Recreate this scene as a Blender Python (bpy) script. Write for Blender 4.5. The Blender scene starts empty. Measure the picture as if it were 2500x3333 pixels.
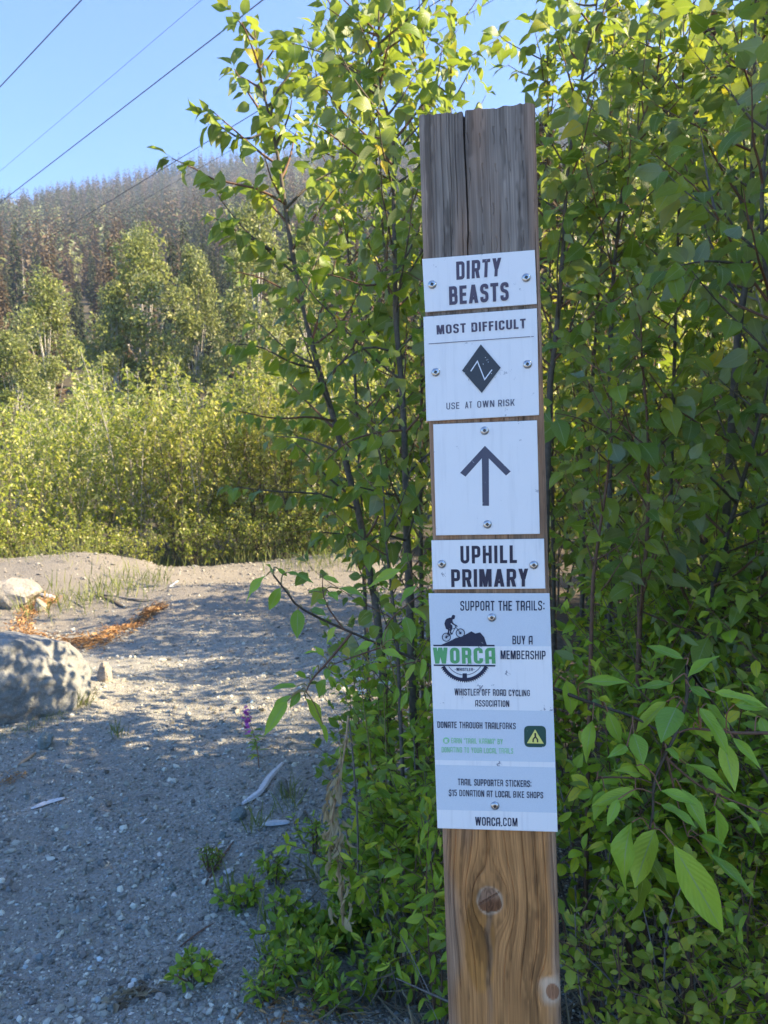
import bpy, math, random
import numpy as np
from mathutils import Matrix, Vector

# ------------------------------------------------------------------ camera, sky, sun
SC = bpy.context.scene
COL = SC.collection
W, H, F = 2500.0, 3333.0, 2500.0            # photograph size and focal length in its pixels
CAM = np.array([0.0, 0.0, 1.5])
PITCH, ROLL = math.radians(2.5), math.radians(1.8)
_f = np.array([0, math.cos(PITCH), -math.sin(PITCH)])
_r = np.array([1.0, 0, 0])
_u = np.array([0, math.sin(PITCH), math.cos(PITCH)])
CR = _r * math.cos(ROLL) - _u * math.sin(ROLL)
CU = _u * math.cos(ROLL) + _r * math.sin(ROLL)
cd = bpy.data.cameras.new('camera')
cd.sensor_fit = 'HORIZONTAL'; cd.sensor_width = 36; cd.lens = 36
cd.clip_start = 0.02; cd.clip_end = 6000
cd.dof.use_dof = True; cd.dof.focus_distance = 0.95; cd.dof.aperture_fstop = 20
cam = bpy.data.objects.new('camera', cd); COL.objects.link(cam)
mw = np.eye(4); mw[:3, 0] = CR; mw[:3, 1] = CU; mw[:3, 2] = -_f; mw[:3, 3] = CAM
cam.matrix_world = Matrix(mw.tolist())
SC.camera = cam

SUN_AZ, SUN_EL = math.radians(99), math.radians(36)     # azimuth to the right of the view direction
world = bpy.data.worlds.new('World'); SC.world = world; world.use_nodes = True
wn = world.node_tree
sky = wn.nodes.new('ShaderNodeTexSky'); sky.sky_type = 'NISHITA'; sky.sun_disc = False
sky.sun_elevation = SUN_EL; sky.sun_rotation = SUN_AZ
sky.air_density = 1.0; sky.dust_density = 0.8; sky.ozone_density = 1.6
bg = wn.nodes['Background']; bg.inputs[1].default_value = 0.13
tint = wn.nodes.new('ShaderNodeMix'); tint.data_type = 'RGBA'; tint.blend_type = 'MULTIPLY'   # deeper blue over the whole sky
tint.inputs[0].default_value = 1.0; tint.inputs[7].default_value = (.30, .455, .68, 1)
wn.links.new(sky.outputs[0], tint.inputs[6]); wn.links.new(tint.outputs[2], bg.inputs[0])
sd = bpy.data.lights.new('sun', 'SUN'); sd.energy = 4.2; sd.angle = math.radians(0.55); sd.color = (1.0, 0.83, 0.57)
sun = bpy.data.objects.new('sun', sd); COL.objects.link(sun)
sv = Vector((math.sin(SUN_AZ) * math.cos(SUN_EL), math.cos(SUN_AZ) * math.cos(SUN_EL), math.sin(SUN_EL)))
sun.rotation_euler = sv.to_track_quat('Z', 'Y').to_euler(); sun.location = (20, 10, 30)
SC.view_settings.view_transform = 'Standard'; SC.view_settings.look = 'None'
SC.view_settings.exposure = 2.27; SC.view_settings.gamma = 1.0
SC.cycles.use_denoising = True
SC.cycles.max_bounces = 8; SC.cycles.transmission_bounces = 6; SC.cycles.transparent_max_bounces = 8
SC.cycles.volume_bounces = 0
SC.cycles.sample_clamp_indirect = 6.0

RNG = np.random.default_rng(11)

# ------------------------------------------------------------------ picture -> place
def ray(px, py):
    d = CR * ((px - W / 2) / F) + CU * ((H / 2 - py) / F) + _f
    return d / d[1]
def P(px, py, D):
    return CAM + ray(px, py) * D

def noise2(x, y, s, seed=0):
    """smooth value noise"""
    x = np.asarray(x, float) / s; y = np.asarray(y, float) / s
    xi = np.floor(x).astype(np.int64); yi = np.floor(y).astype(np.int64)
    fx = x - xi; fy = y - yi
    fx = fx * fx * (3 - 2 * fx); fy = fy * fy * (3 - 2 * fy)
    def h(a, b):
        n = (a * 374761393 + b * 668265263 + seed * 69069) & 0x7fffffff
        n = ((n ^ (n >> 13)) * 1274126177) & 0x7fffffff
        return ((n ^ (n >> 16)) & 0xffff) / 65535.0
    return (h(xi, yi) * (1 - fx) + h(xi + 1, yi) * fx) * (1 - fy) + (h(xi, yi + 1) * (1 - fx) + h(xi + 1, yi + 1) * fx) * fy - 0.5

def sstep(a, b, x):
    t = np.clip((np.asarray(x, float) - a) / (b - a), 0, 1)
    return t * t * (3 - 2 * t)

MOUNDS = [(-4.6, 11.2, 1.6, 1.1, .55), (-1.9, 9.6, 1.5, .9, .24), (-3.2, 6.2, 1.0, .6, .10), (-.6, 12.3, 1.7, 1.0, .30),
          (-3.3, 8.4, 1.1, .5, -.12), (-7.5, 11.5, 1.8, 1.4, .5), (.5, 6.5, 1.2, 1.0, .12)]
RIDGE_X = [-1600, -700, -450, -330, -300, -275, -250, -200, -180, -150, -108, -60, 0, 120, 300, 700, 1600]
RIDGE_Z = [100, 110, 140, 172, 189, 205, 219, 229, 232, 234, 236, 244, 250, 262, 262, 230, 190]
def ground_z(x, y):
    x = np.asarray(x, float); y = np.asarray(y, float)
    z = np.zeros(np.broadcast(x, y).shape)
    for mx, my, sx, sy, h in MOUNDS:
        z = z + h * np.exp(-((x - mx) / sx) ** 2 - ((y - my) / sy) ** 2)
    z = z + .16 * sstep(.15, 1.3, x) * sstep(16, 9, y)
    near = sstep(60, 20, y)
    z = z + near * (.12 * noise2(x, y, 1.3, 1) + .045 * noise2(x, y, .37, 2) + .016 * noise2(x, y, .12, 3))
    t = np.clip((y - 45) / 555, 0, 1)
    rz = np.interp(x, RIDGE_X, RIDGE_Z)
    fall = sstep(600, 1500, y)
    z = z + rz * t ** 1.12 * (1 - .6 * fall)
    z = z + sstep(60, 200, y) * (9 * noise2(x, y, 120, 5) + 5 * noise2(x, y, 45, 6))
    return z
def G(px, py):
    """where the line of sight meets the ground"""
    d = ray(px, py); t = 1.5 / max(1e-3, -d[2])
    for _ in range(30):
        p = CAM + d * t
        t += (p[2] - float(ground_z(p[0], p[1]))) / max(.05, -d[2]) * .6
    p = CAM + d * t
    return np.array([p[0], p[1], float(ground_z(p[0], p[1]))])

# ------------------------------------------------------------------ mesh helpers
def nmesh(name, verts, faces, mats, uv=None, rnd=None, col=None, midx=None, smooth=False):
    """faces: (n,3) or (n,4) array or list of such arrays"""
    me = bpy.data.meshes.new(name)
    verts = np.asarray(verts, np.float32)
    if not isinstance(faces, list): faces = [faces]
    faces = [np.asarray(f, np.int32) for f in faces if len(f)]
    loops = np.concatenate([f.ravel() for f in faces])
    sizes = np.concatenate([np.full(len(f), f.shape[1], np.int32) for f in faces])
    me.vertices.add(len(verts)); me.vertices.foreach_set('co', verts.ravel())
    me.loops.add(len(loops)); me.loops.foreach_set('vertex_index', loops)
    me.polygons.add(len(sizes))
    me.polygons.foreach_set('loop_start', np.concatenate([[0], np.cumsum(sizes)[:-1]]).astype(np.int32))
    me.polygons.foreach_set('loop_total', sizes)
    if midx is not None: me.polygons.foreach_set('material_index', np.asarray(midx, np.int32))
    me.polygons.foreach_set('use_smooth', np.full(len(sizes), smooth))
    if uv is not None:
        l = me.uv_layers.new(name='UVMap'); l.data.foreach_set('uv', np.asarray(uv, np.float32)[loops].ravel())
    if rnd is not None:
        a = me.attributes.new('rnd', 'FLOAT', 'POINT'); a.data.foreach_set('value', np.asarray(rnd, np.float32))
    if col is not None:
        a = me.attributes.new('tone', 'FLOAT_COLOR', 'POINT')
        c = np.ones((len(verts), 4), np.float32); c[:, :3] = col; a.data.foreach_set('color', c.ravel())
    for m in (mats if isinstance(mats, (list, tuple)) else [mats]): me.materials.append(m)
    me.update(); me.validate()
    return me

def obj(name, me, parent=None, loc=None):
    o = bpy.data.objects.new(name, me); COL.objects.link(o)
    if parent is not None: o.parent = parent
    if loc is not None: o.location = [float(v) for v in loc]
    return o
def tag(o, label, cat, group=None, kind=None):
    o['label'] = label; o['category'] = cat
    if group: o['group'] = group
    if kind: o['kind'] = kind
    return o
def thing(name, label, cat, loc=(0, 0, 0), group=None):
    e = bpy.data.objects.new(name, None); COL.objects.link(e)
    e.location = [float(v) for v in loc]; e.empty_display_size = .1
    return tag(e, label, cat, group)

class MB:
    def __init__(s): s.v = []; s.f = {3: [], 4: []}; s.n = 0; s.rnd = []
    def add(s, v, f, rnd=0.0):
        v = np.asarray(v, float); f = np.asarray(f, int)
        if len(f) == 0: return
        s.v.append(v); s.f[f.shape[1]].append(f + s.n); s.n += len(v); s.rnd.append(np.full(len(v), rnd))
    def mesh(s, name, mats, off=None, smooth=False):
        v = np.concatenate(s.v)
        if off is not None: v = v - np.asarray(off)
        return nmesh(name, v, [np.concatenate(s.f[k]) for k in (3, 4) if s.f[k]], mats, rnd=np.concatenate(s.rnd), smooth=smooth)

def unit(v):
    v = np.asarray(v, float); return v / (np.linalg.norm(v, axis=-1, keepdims=True) + 1e-12)

def spline(pts, n):
    """Catmull-Rom resample"""
    p = np.asarray(pts, float)
    if len(p) == 2: return p[0] + (p[1] - p[0]) * np.linspace(0, 1, n)[:, None]
    q = np.vstack([2 * p[0] - p[1], p, 2 * p[-1] - p[-2]])
    t = np.linspace(0, len(p) - 1 - 1e-9, n); i = t.astype(int); u = (t - i)[:, None]
    a, b, c, d = q[i], q[i + 1], q[i + 2], q[i + 3]
    return .5 * (2 * b + (c - a) * u + (2 * a - 5 * b + 4 * c - d) * u ** 2 + (3 * b - a - 3 * c + d) * u ** 3)

def tube(path, rad, sides=6, cap=True):
    path = np.asarray(path, float); n = len(path)
    rad = np.broadcast_to(np.asarray(rad, float), (n,))
    T = unit(np.gradient(path, axis=0))
    ref = np.array([0, 0, 1.0]) if abs(T[0][2]) < .9 else np.array([1.0, 0, 0])
    A = unit(np.cross(T, ref)); B = np.cross(T, A)
    an = np.arange(sides) * 2 * math.pi / sides
    v = path[:, None] + rad[:, None, None] * (np.cos(an)[None, :, None] * A[:, None] + np.sin(an)[None, :, None] * B[:, None])
    v = v.reshape(-1, 3)
    i = np.arange(n - 1)[:, None] * sides; j = np.arange(sides)[None]; k = (j + 1) % sides
    f = np.stack([i + j, i + k, i + sides + k, i + sides + j], -1).reshape(-1, 4)
    return v, f

def bevbox(size, b):
    """box centred on origin with chamfered edges, as triangles/quads via convex layers"""
    sx, sy, sz = [s / 2 for s in size]
    prof = [(-sz, b), (-sz + b, 0), (sz - b, 0), (sz, b)]
    v = []
    for z, i in prof:
        x, y = sx - i, sy - i; c = b * .6
        v += [(x - c, -y, z), (x, -y + c, z), (x, y - c, z), (x - c, y, z), (-x + c, y, z), (-x, y - c, z), (-x, -y + c, z), (-x + c, -y, z)]
    f = []
    for k in range(3):
        for j in range(8):
            f.append((k * 8 + j, k * 8 + (j + 1) % 8, k * 8 + 8 + (j + 1) % 8, k * 8 + 8 + j))
    for base, rev in ((0, True), (24, False)):
        q = [(base, base + 1, base + 2, base + 3), (base, base + 3, base + 4, base + 7), (base + 4, base + 5, base + 6, base + 7)]
        f += [tuple(reversed(a)) if rev else a for a in q]
    return np.array(v), np.array(f)

# ------------------------------------------------------------------ materials
class NT:
    def __init__(s, name):
        s.m = bpy.data.materials.new(name); s.m.use_nodes = True; s.t = s.m.node_tree; s.t.nodes.clear()
        s.out = s.t.nodes.new('ShaderNodeOutputMaterial')
    def n(s, typ, **kw):
        nd = s.t.nodes.new('ShaderNode' + typ)
        for k, v in kw.items():
            if k.startswith('i_'):
                key = k[2:]; key = int(key) if key.isdigit() else key.replace('_', ' ')
                if hasattr(v, 'is_linked') or isinstance(v, bpy.types.NodeSocket): s.t.links.new(v, nd.inputs[key])
                else: nd.inputs[key].default_value = v
            else: setattr(nd, k, v)
        return nd
    def ramp(s, fac, stops, interp='LINEAR'):
        nd = s.t.nodes.new('ShaderNodeValToRGB'); nd.color_ramp.interpolation = interp
        e = nd.color_ramp.elements
        while len(e) > 1: e.remove(e[-1])
        e[0].position, e[0].color = stops[0][0], (*stops[0][1], 1)
        for p, c in stops[1:]:
            x = e.new(p); x.color = (*c, 1)
        s.t.links.new(fac, nd.inputs[0]); return nd.outputs[0]
    def mix(s, fac, a, b, mode='MIX'):
        nd = s.t.nodes.new('ShaderNodeMix'); nd.data_type = 'RGBA'; nd.blend_type = mode
        for sock, v in ((nd.inputs[0], fac), (nd.inputs[6], a), (nd.inputs[7], b)):
            if isinstance(v, bpy.types.NodeSocket): s.t.links.new(v, sock)
            elif isinstance(v, (tuple, list)): sock.default_value = (*v[:3], 1)
            else: sock.default_value = v
        return nd.outputs[2]
    def math(s, op, a, b=0.0, clamp=False):
        nd = s.t.nodes.new('ShaderNodeMath'); nd.operation = op; nd.use_clamp = clamp
        for sock, v in ((nd.inputs[0], a), (nd.inputs[1], b)):
            if isinstance(v, bpy.types.NodeSocket): s.t.links.new(v, sock)
            else: sock.default_value = v
        return nd.outputs[0]
    def noise(s, vec, scale, detail=3, rough=.55):
        nd = s.n('TexNoise', i_Scale=scale, i_Detail=detail, i_Roughness=rough)
        if vec is not None: s.t.links.new(vec, nd.inputs['Vector'])
        return nd.outputs[0]
    def bsdf(s, col, rough=.6, spec=.4, metal=0.0, bump=None, bstr=.3, bdist=.002):
        nd = s.t.nodes.new('ShaderNodeBsdfPrincipled')
        for key, v in (('Base Color', col), ('Roughness', rough), ('Specular IOR Level', spec), ('Metallic', metal)):
            if isinstance(v, bpy.types.NodeSocket): s.t.links.new(v, nd.inputs[key])
            elif isinstance(v, (tuple, list)): nd.inputs[key].default_value = (*v[:3], 1)
            else: nd.inputs[key].default_value = v
        if bump is not None:
            b = s.n('Bump', i_Strength=bstr, i_Distance=bdist, i_Height=bump)
            s.t.links.new(b.outputs[0], nd.inputs['Normal'])
        return nd.outputs[0]
    def done(s, shader):
        s.t.links.new(shader, s.out.inputs[0]); return s.m

def plain(name, col, rough=.6, spec=.4, metal=0., var=.12, scale=40., bstr=.15):
    t = NT(name); tc = t.n('TexCoord')
    n = t.noise(tc.outputs['Object'], scale, 4)
    c = t.ramp(n, [(.25, tuple(v * (1 - var) for v in col)), (.75, tuple(min(1, v * (1 + var)) for v in col))])
    return t.done(t.bsdf(c, rough, spec, metal, n, bstr, .001))

def leaf_mat(name, stops, under, trans, src, rough=.42, tr=.38, rib=None, spec=.45):
    """leaf with a darker upper side, a paler underside and light shining through"""
    t = NT(name)
    r = t.n('ObjectInfo').outputs['Random'] if src == 'object' else t.n('Attribute', attribute_name='rnd').outputs['Fac']
    c = t.ramp(r, stops)
    uv = t.n('UVMap')
    sep = t.n('SeparateXYZ', i_0=uv.outputs[0])
    tc = t.n('TexCoord')
    nz = t.noise(tc.outputs['Object'], 9. if src == 'object' else 3., 3)
    c = t.mix(t.math('MULTIPLY', nz, .22), c, tuple(v * .55 for v in stops[0][1]), 'MIX')
    spot = t.math('GREATER_THAN', t.noise(tc.outputs['Object'], 5.5 if src == 'object' else 40., 5, .7), .665)
    c = t.mix(t.math('MULTIPLY', spot, .55), c, (.20, .13, .05))
    bump = None
    if rib is not None:
        a = t.math('ABSOLUTE', t.math('SUBTRACT', sep.outputs[0], .5))
        m = t.math('LESS_THAN', a, .028)
        # side veins run forward from the midrib
        vv = t.math('SINE', t.math('MULTIPLY', t.math('SUBTRACT', sep.outputs[1], t.math('MULTIPLY', a, .55)), 62.))
        veins = t.math('MULTIPLY', t.math('POWER', t.math('MAXIMUM', vv, 0.), 6.), .12)
        c = t.mix(t.math('MAXIMUM', t.math('MULTIPLY', m, .75), veins), c, rib)
        bump = vv
    geo = t.n('NewGeometry')
    cu = t.mix(.25, under, c)
    cc = t.mix(geo.outputs['Backfacing'], c, cu)
    rr = t.math('ADD', t.math('MULTIPLY', geo.outputs['Backfacing'], .3), rough)
    p = t.bsdf(cc, rr, spec, 0, bump, .12, .01)
    tl = t.n('BsdfTranslucent', i_Color=t.mix(.45, c, trans))
    mx = t.n('MixShader', i_0=tr, i_1=p, i_2=tl.outputs[0])
    return t.done(mx.outputs[0])

COTTON = [(0., (0.090, 0.147, 0.015)), (.35, (0.161, 0.245, 0.019)), (.7, (0.252, 0.332, 0.025)), (.93, (0.355, 0.371, 0.027)), (1., (0.700, 0.469, 0.021))]
UND = (.30, .34, .22); TRN = (.46, .58, .05)
M_leaf_o = leaf_mat('cottonwood_leaf', COTTON, UND, TRN, 'object', tr=.44, rib=(.30, .36, .12))
M_leaf_a = leaf_mat('cottonwood_foliage', COTTON, UND, TRN, 'attr')
BRIGHT = [(0., (0.196, 0.343, 0.032)), (.4, (0.308, 0.490, 0.040)), (.8, (0.416, 0.613, 0.049)), (1., (0.529, 0.637, 0.052))]
M_leaf_b = leaf_mat('young_cottonwood_leaf', BRIGHT, (.28, .34, .18), (.34, .5, .08), 'object', rib=(.34, .42, .17))
SHRUB = [(0., (0.167, 0.276, 0.016)), (.4, (0.306, 0.442, 0.023)), (.75, (0.473, 0.578, 0.029)), (.95, (0.694, 0.665, 0.032)), (1., (0.700, 0.578, 0.032))]
M_leaf_s = leaf_mat('shrub_leaf', SHRUB, (.22, .29, .12), (.36, .5, .08), 'object', rib=(.26, .34, .12))
YEL = [(0., (.26, .34, .03)), (.5, (.42, .47, .045)), (.9, (.56, .52, .06)), (1., (.6, .40, .06))]
M_leaf_y = leaf_mat('yellow_green_leaf', YEL, (.28, .32, .10), (.46, .5, .08), 'object', rib=(.36, .42, .12))
M_leaf_sa = leaf_mat('shrub_foliage', SHRUB, (.22, .29, .12), (.36, .5, .08), 'attr')
THICK = [(0., (0.110, 0.163, 0.020)), (.30, (0.220, 0.273, 0.027)), (.62, (0.352, 0.389, 0.036)), (.82, (0.484, 0.462, 0.054)), (.91, (0.682, 0.609, 0.216)), (1., (0.700, 0.651, 0.270))]
M_leaf_t = leaf_mat('thicket_foliage', THICK, (.44, .45, .20), (.50, .56, .08), 'attr', tr=.45)
GOLD = [(0., (.15, .19, .026)), (.45, (.31, .33, .036)), (.8, (.46, .44, .06)), (.92, (.62, .56, .2)), (1., (.66, .62, .36))]
M_leaf_g = leaf_mat('golden_thicket_foliage', GOLD, (.46, .44, .18), (.6, .58, .06), 'attr', tr=.5)
FAR = [(0., (0.121, 0.152, 0.036)), (.5, (0.223, 0.256, 0.056)), (.9, (0.344, 0.353, 0.087)), (1., (0.619, 0.577, 0.224))]
M_leaf_f = leaf_mat('tree_foliage', FAR, (.36, .37, .24), (.34, .38, .10), 'attr', tr=.35, spec=.3)
CONG = [(0., (.045, .060, .026)), (.6, (.080, .098, .042)), (1., (.13, .135, .06))]
CONB = [(0., (.095, .072, .040)), (.5, (.155, .115, .062)), (1., (.21, .155, .095))]
CONS = [(0., (.15, .12, .10)), (1., (.27, .23, .20))]
M_con_g = leaf_mat('conifer_green', CONG, (.07, .08, .04), (.10, .12, .04), 'attr', rough=.75, tr=.15, spec=.2)
M_con_b = leaf_mat('conifer_brown', CONB, (.15, .10, .06), (.20, .12, .06), 'attr', rough=.8, tr=.15, spec=.2)
M_con_s = leaf_mat('conifer_bare', CONS, (.18, .15, .12), (.2, .16, .12), 'attr', rough=.85, tr=.05, spec=.2)
M_bark = plain('sapling_bark', (.115, .095, .07), .8, .3, var=.4, scale=60)
M_barkd = plain('dark_bark', (.085, .068, .05), .85, .25, var=.35, scale=70)
M_barkp = plain('pale_bark', (.42, .38, .32), .8, .3, var=.3, scale=14)
M_twig = plain('red_brown_twig', (.16, .085, .05), .7, .35, var=.3, scale=90)
M_stalk = plain('leaf_stalk', (.26, .20, .07), .6, .35, var=.2, scale=60)
M_stalkr = plain('red_leaf_stalk', (.28, .13, .07), .6, .35, var=.2, scale=60)
M_dead = plain('dead_twig', (.20, .17, .14), .9, .2, var=.3, scale=60)
M_straw = leaf_mat('dry_straw', [(0., (.16, .12, .08)), (.5, (.30, .23, .14)), (1., (.44, .36, .23))], (.3, .24, .15), (.35, .26, .12), 'attr', rough=.8, tr=.15, spec=.2)
M_tan = leaf_mat('dry_tan_leaf', [(0., (.50, .35, .17)), (1., (.76, .58, .32))], (.42, .32, .18), (.45, .3, .12), 'object', rough=.8, tr=.2, spec=.2)
M_rust = leaf_mat('rust_needle', [(0., (.28, .14, .06)), (.5, (.48, .26, .10)), (1., (.62, .41, .19))], (.4, .2, .08), (.45, .2, .05), 'attr', rough=.8, tr=.15, spec=.2)
M_grass = leaf_mat('grass_blade', [(0., (.10, .14, .03)), (.5, (.20, .24, .05)), (1., (.36, .34, .13))], (.24, .26, .1), (.4, .45, .1), 'attr', rough=.6, tr=.35, spec=.3)
M_wood_w = plain('bleached_wood', (.62, .60, .58), .75, .3, var=.18, scale=60)
M_wood_t = plain('tan_bark_chip', (.42, .27, .15), .8, .25, var=.3, scale=50)
M_wood_d = plain('grey_driftwood', (.24, .21, .18), .85, .25, var=.3, scale=30)
M_wire = plain('wire_metal', (.06, .06, .075), .6, .4)
M_white = plain('white_petal', (.75, .74, .70), .6, .3, var=.05)
M_pink = plain('magenta_petal', (.62, .12, .42), .6, .3, var=.2)
M_berry = plain('red_seed_head', (.40, .12, .06), .7, .3, var=.3)

# ------------------------------------------------------------------ ground
def sinhgrid(lo, hi, n, c, k):
    t = np.linspace(math.asinh((lo - c) / k), math.asinh((hi - c) / k), n)
    return c + k * np.sinh(t)
gx = sinhgrid(-1550, 1550, 420, -1.2, 1.6)
gy = sinhgrid(-60, 1550, 460, 5.0, 2.2)
XX, YY = np.meshgrid(gx, gy); ZZ = ground_z(XX, YY)
gv = np.stack([XX, YY, ZZ], -1).reshape(-1, 3)
ny, nx = XX.shape
ii = (np.arange(ny - 1)[:, None] * nx + np.arange(nx - 1)[None]).ravel()
gf = np.stack([ii, ii + 1, ii + 1 + nx, ii + nx], -1)

t = NT('gravel_ground')
geo = t.n('NewGeometry'); pos = geo.outputs['Position']
sep = t.n('SeparateXYZ', i_0=pos)
vor = t.n('TexVoronoi', i_Scale=75., i_Randomness=1.); t.t.links.new(pos, vor.inputs['Vector'])
vor2 = t.n('TexVoronoi', i_Scale=190., i_Randomness=1.); t.t.links.new(pos, vor2.inputs['Vector'])
s1 = t.n('SeparateColor', i_0=vor.outputs['Color']); s2 = t.n('SeparateColor', i_0=vor2.outputs['Color'])
stone = t.ramp(s1.outputs[0], [(0., (.18, .168, .136)), (.45, (.31, .29, .235)), (.8, (.41, .385, .31)), (.94, (.38, .355, .31)), (1., (.6, .59, .57))])
stone2 = t.ramp(s2.outputs[1], [(0., (.20, .186, .15)), (.6, (.34, .318, .257)), (1., (.42, .41, .39))])
grav = t.mix(.45, stone, stone2)
big = t.noise(pos, 1.3, 4)
grav = t.mix(t.math('MULTIPLY', t.math('SUBTRACT', big, .42, True), 2.2, True), grav, (.34, .315, .26))
patch = t.noise(pos, .9, 5, .6)
grav = t.mix(t.math('MULTIPLY', t.math('SUBTRACT', patch, .50, True), 3.0, True), grav, (.235, .215, .175))
mound_sun_dim = t.n('MapRange', i_0=t.math('ADD', sep.outputs[1], t.math('MULTIPLY', patch, 3.)), i_1=8.2, i_2=10.); mound_sun_dim.clamp = True  # far mounds tan, and painted darker to offset the sunlight on them
grav = t.mix(t.math('MULTIPLY', mound_sun_dim.outputs[0], .72), grav, (.22, .185, .143))
soil = t.ramp(t.noise(pos, 24., 5), [(.2, (.055, .042, .032)), (.5, (.11, .088, .066)), (.8, (.20, .165, .125))])
edge = t.math('ADD', sep.outputs[0], t.math('MULTIPLY', t.noise(pos, 2.2, 3), 1.2))
msoil = t.n('MapRange', i_0=edge, i_1=.62, i_2=1.15); msoil.clamp = True
c = t.mix(msoil.outputs[0], grav, soil)
farm = t.n('MapRange', i_0=sep.outputs[1], i_1=13.5, i_2=17.); farm.clamp = True
forest = t.ramp(t.noise(pos, .12, 5), [(.3, (.045, .045, .025)), (.55, (.085, .07, .04)), (.75, (.12, .09, .055))])
c = t.mix(farm.outputs[0], c, forest)
hgt = t.math('ADD', t.math('MULTIPLY', vor.outputs['Distance'], -1.), t.math('MULTIPLY', vor2.outputs['Distance'], -.4))
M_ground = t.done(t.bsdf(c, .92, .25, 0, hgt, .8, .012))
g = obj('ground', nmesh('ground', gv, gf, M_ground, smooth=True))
tag(g, 'grey gravel clearing rising into a forested hillside', 'ground', kind='structure')

# ------------------------------------------------------------------ stones
_ico = (1 + 5 ** .5) / 2
ICO_V = unit(np.array([(-1, _ico, 0), (1, _ico, 0), (-1, -_ico, 0), (1, -_ico, 0), (0, -1, _ico), (0, 1, _ico), (0, -1, -_ico), (0, 1, -_ico), (_ico, 0, -1), (_ico, 0, 1), (-_ico, 0, -1), (-_ico, 0, 1)], float))
ICO_F = np.array([(0, 11, 5), (0, 5, 1), (0, 1, 7), (0, 7, 10), (0, 10, 11), (1, 5, 9), (5, 11, 4), (11, 10, 2), (10, 7, 6), (7, 1, 8), (3, 9, 4), (3, 4, 2), (3, 2, 6), (3, 6, 8), (3, 8, 9), (4, 9, 5), (2, 4, 11), (6, 2, 10), (8, 6, 7), (9, 8, 1)])
OCT_V = np.array([(1, 0, 0), (-1, 0, 0), (0, 1, 0), (0, -1, 0), (0, 0, 1), (0, 0, -1)], float)
OCT_F = np.array([(0, 2, 4), (2, 1, 4), (1, 3, 4), (3, 0, 4), (2, 0, 5), (1, 2, 5), (3, 1, 5), (0, 3, 5)])
t = NT('pebble_stone'); at = t.n('Attribute', attribute_name='tone')
tc = t.n('TexCoord')
M_pebble = t.done(t.bsdf(t.mix(t.math('MULTIPLY', t.noise(t.n('NewGeometry').outputs['Position'], 260., 3), .45), at.outputs['Color'], (.17, .145, .12)), .85, .3))

def pebbles(tv, tf, n, smin, smax, rng, yr=(1.75, 13.)):
    # denser close by, spread over what the clearing shows
    y = yr[0] * (yr[1] / yr[0]) ** (rng.random(n) ** .95)
    u = rng.uniform(-.62, .30, n); x = u * y
    keep = (x < .55 + .35 * rng.random(n)); x, y = x[keep], y[keep]; n = len(x)
    s = smin * (smax / smin) ** (rng.random(n) ** 1.8) * (1 + .10 * np.maximum(y - 2, 0))
    R = rng.normal(size=(n, 4)); R = unit(R); a, b, c_, d = R.T
    M = np.stack([np.stack([1 - 2 * (c_ * c_ + d * d), 2 * (b * c_ - a * d), 2 * (b * d + a * c_)], -1),
                  np.stack([2 * (b * c_ + a * d), 1 - 2 * (b * b + d * d), 2 * (c_ * d - a * b)], -1),
                  np.stack([2 * (b * d - a * c_), 2 * (c_ * d + a * b), 1 - 2 * (b * b + c_ * c_)], -1)], 1)
    sc = np.stack([np.ones(n), rng.uniform(.6, .95, n), rng.uniform(.45, .8, n)], -1)
    v = tv[None] * (1 + .28 * rng.normal(size=(n, len(tv), 1))) * sc[:, None]
    v = np.einsum('nij,nvj->nvi', M, v) * s[:, None, None]
    v[:, :, 2] *= .8
    z = ground_z(x, y) + s * rng.uniform(.05, .35, n)
    v += np.stack([x, y, z], -1)[:, None]
    f = tf[None] + (np.arange(n) * len(tv))[:, None, None]
    g_ = rng.random(n)
    base = np.interp(g_, [0, .3, .72, .90, 1], [.13, .29, .43, .62, .85])
    tint = np.stack([np.ones(n) * 1.12, np.ones(n) * 1.06, .84 - .0 * g_], -1)
    warm = rng.random(n) < .16
    tint[warm] = [1.10, .98, .82]
    grn = rng.random(n) < .08; tint[grn] = [.92, 1.05, 1.0]
    sun_dim = np.clip((y - 7.2) / 3., 0, 1)[:, None] * .6  # pebbles toned down at the sunlit far end, evening lit against shaded gravel
    colr = np.repeat(base[:, None] * tint * (1 - sun_dim) + sun_dim * np.array([.22, .188, .147]), len(tv), 0)
    return v.reshape(-1, 3), f.reshape(-1, 3), colr
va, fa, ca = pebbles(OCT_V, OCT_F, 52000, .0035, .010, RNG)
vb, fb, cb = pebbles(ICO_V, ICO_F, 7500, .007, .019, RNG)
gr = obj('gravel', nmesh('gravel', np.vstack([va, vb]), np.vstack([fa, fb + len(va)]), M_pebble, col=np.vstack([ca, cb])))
tag(gr, 'loose grey gravel covering the trail clearing', 'gravel', kind='stuff')

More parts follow.
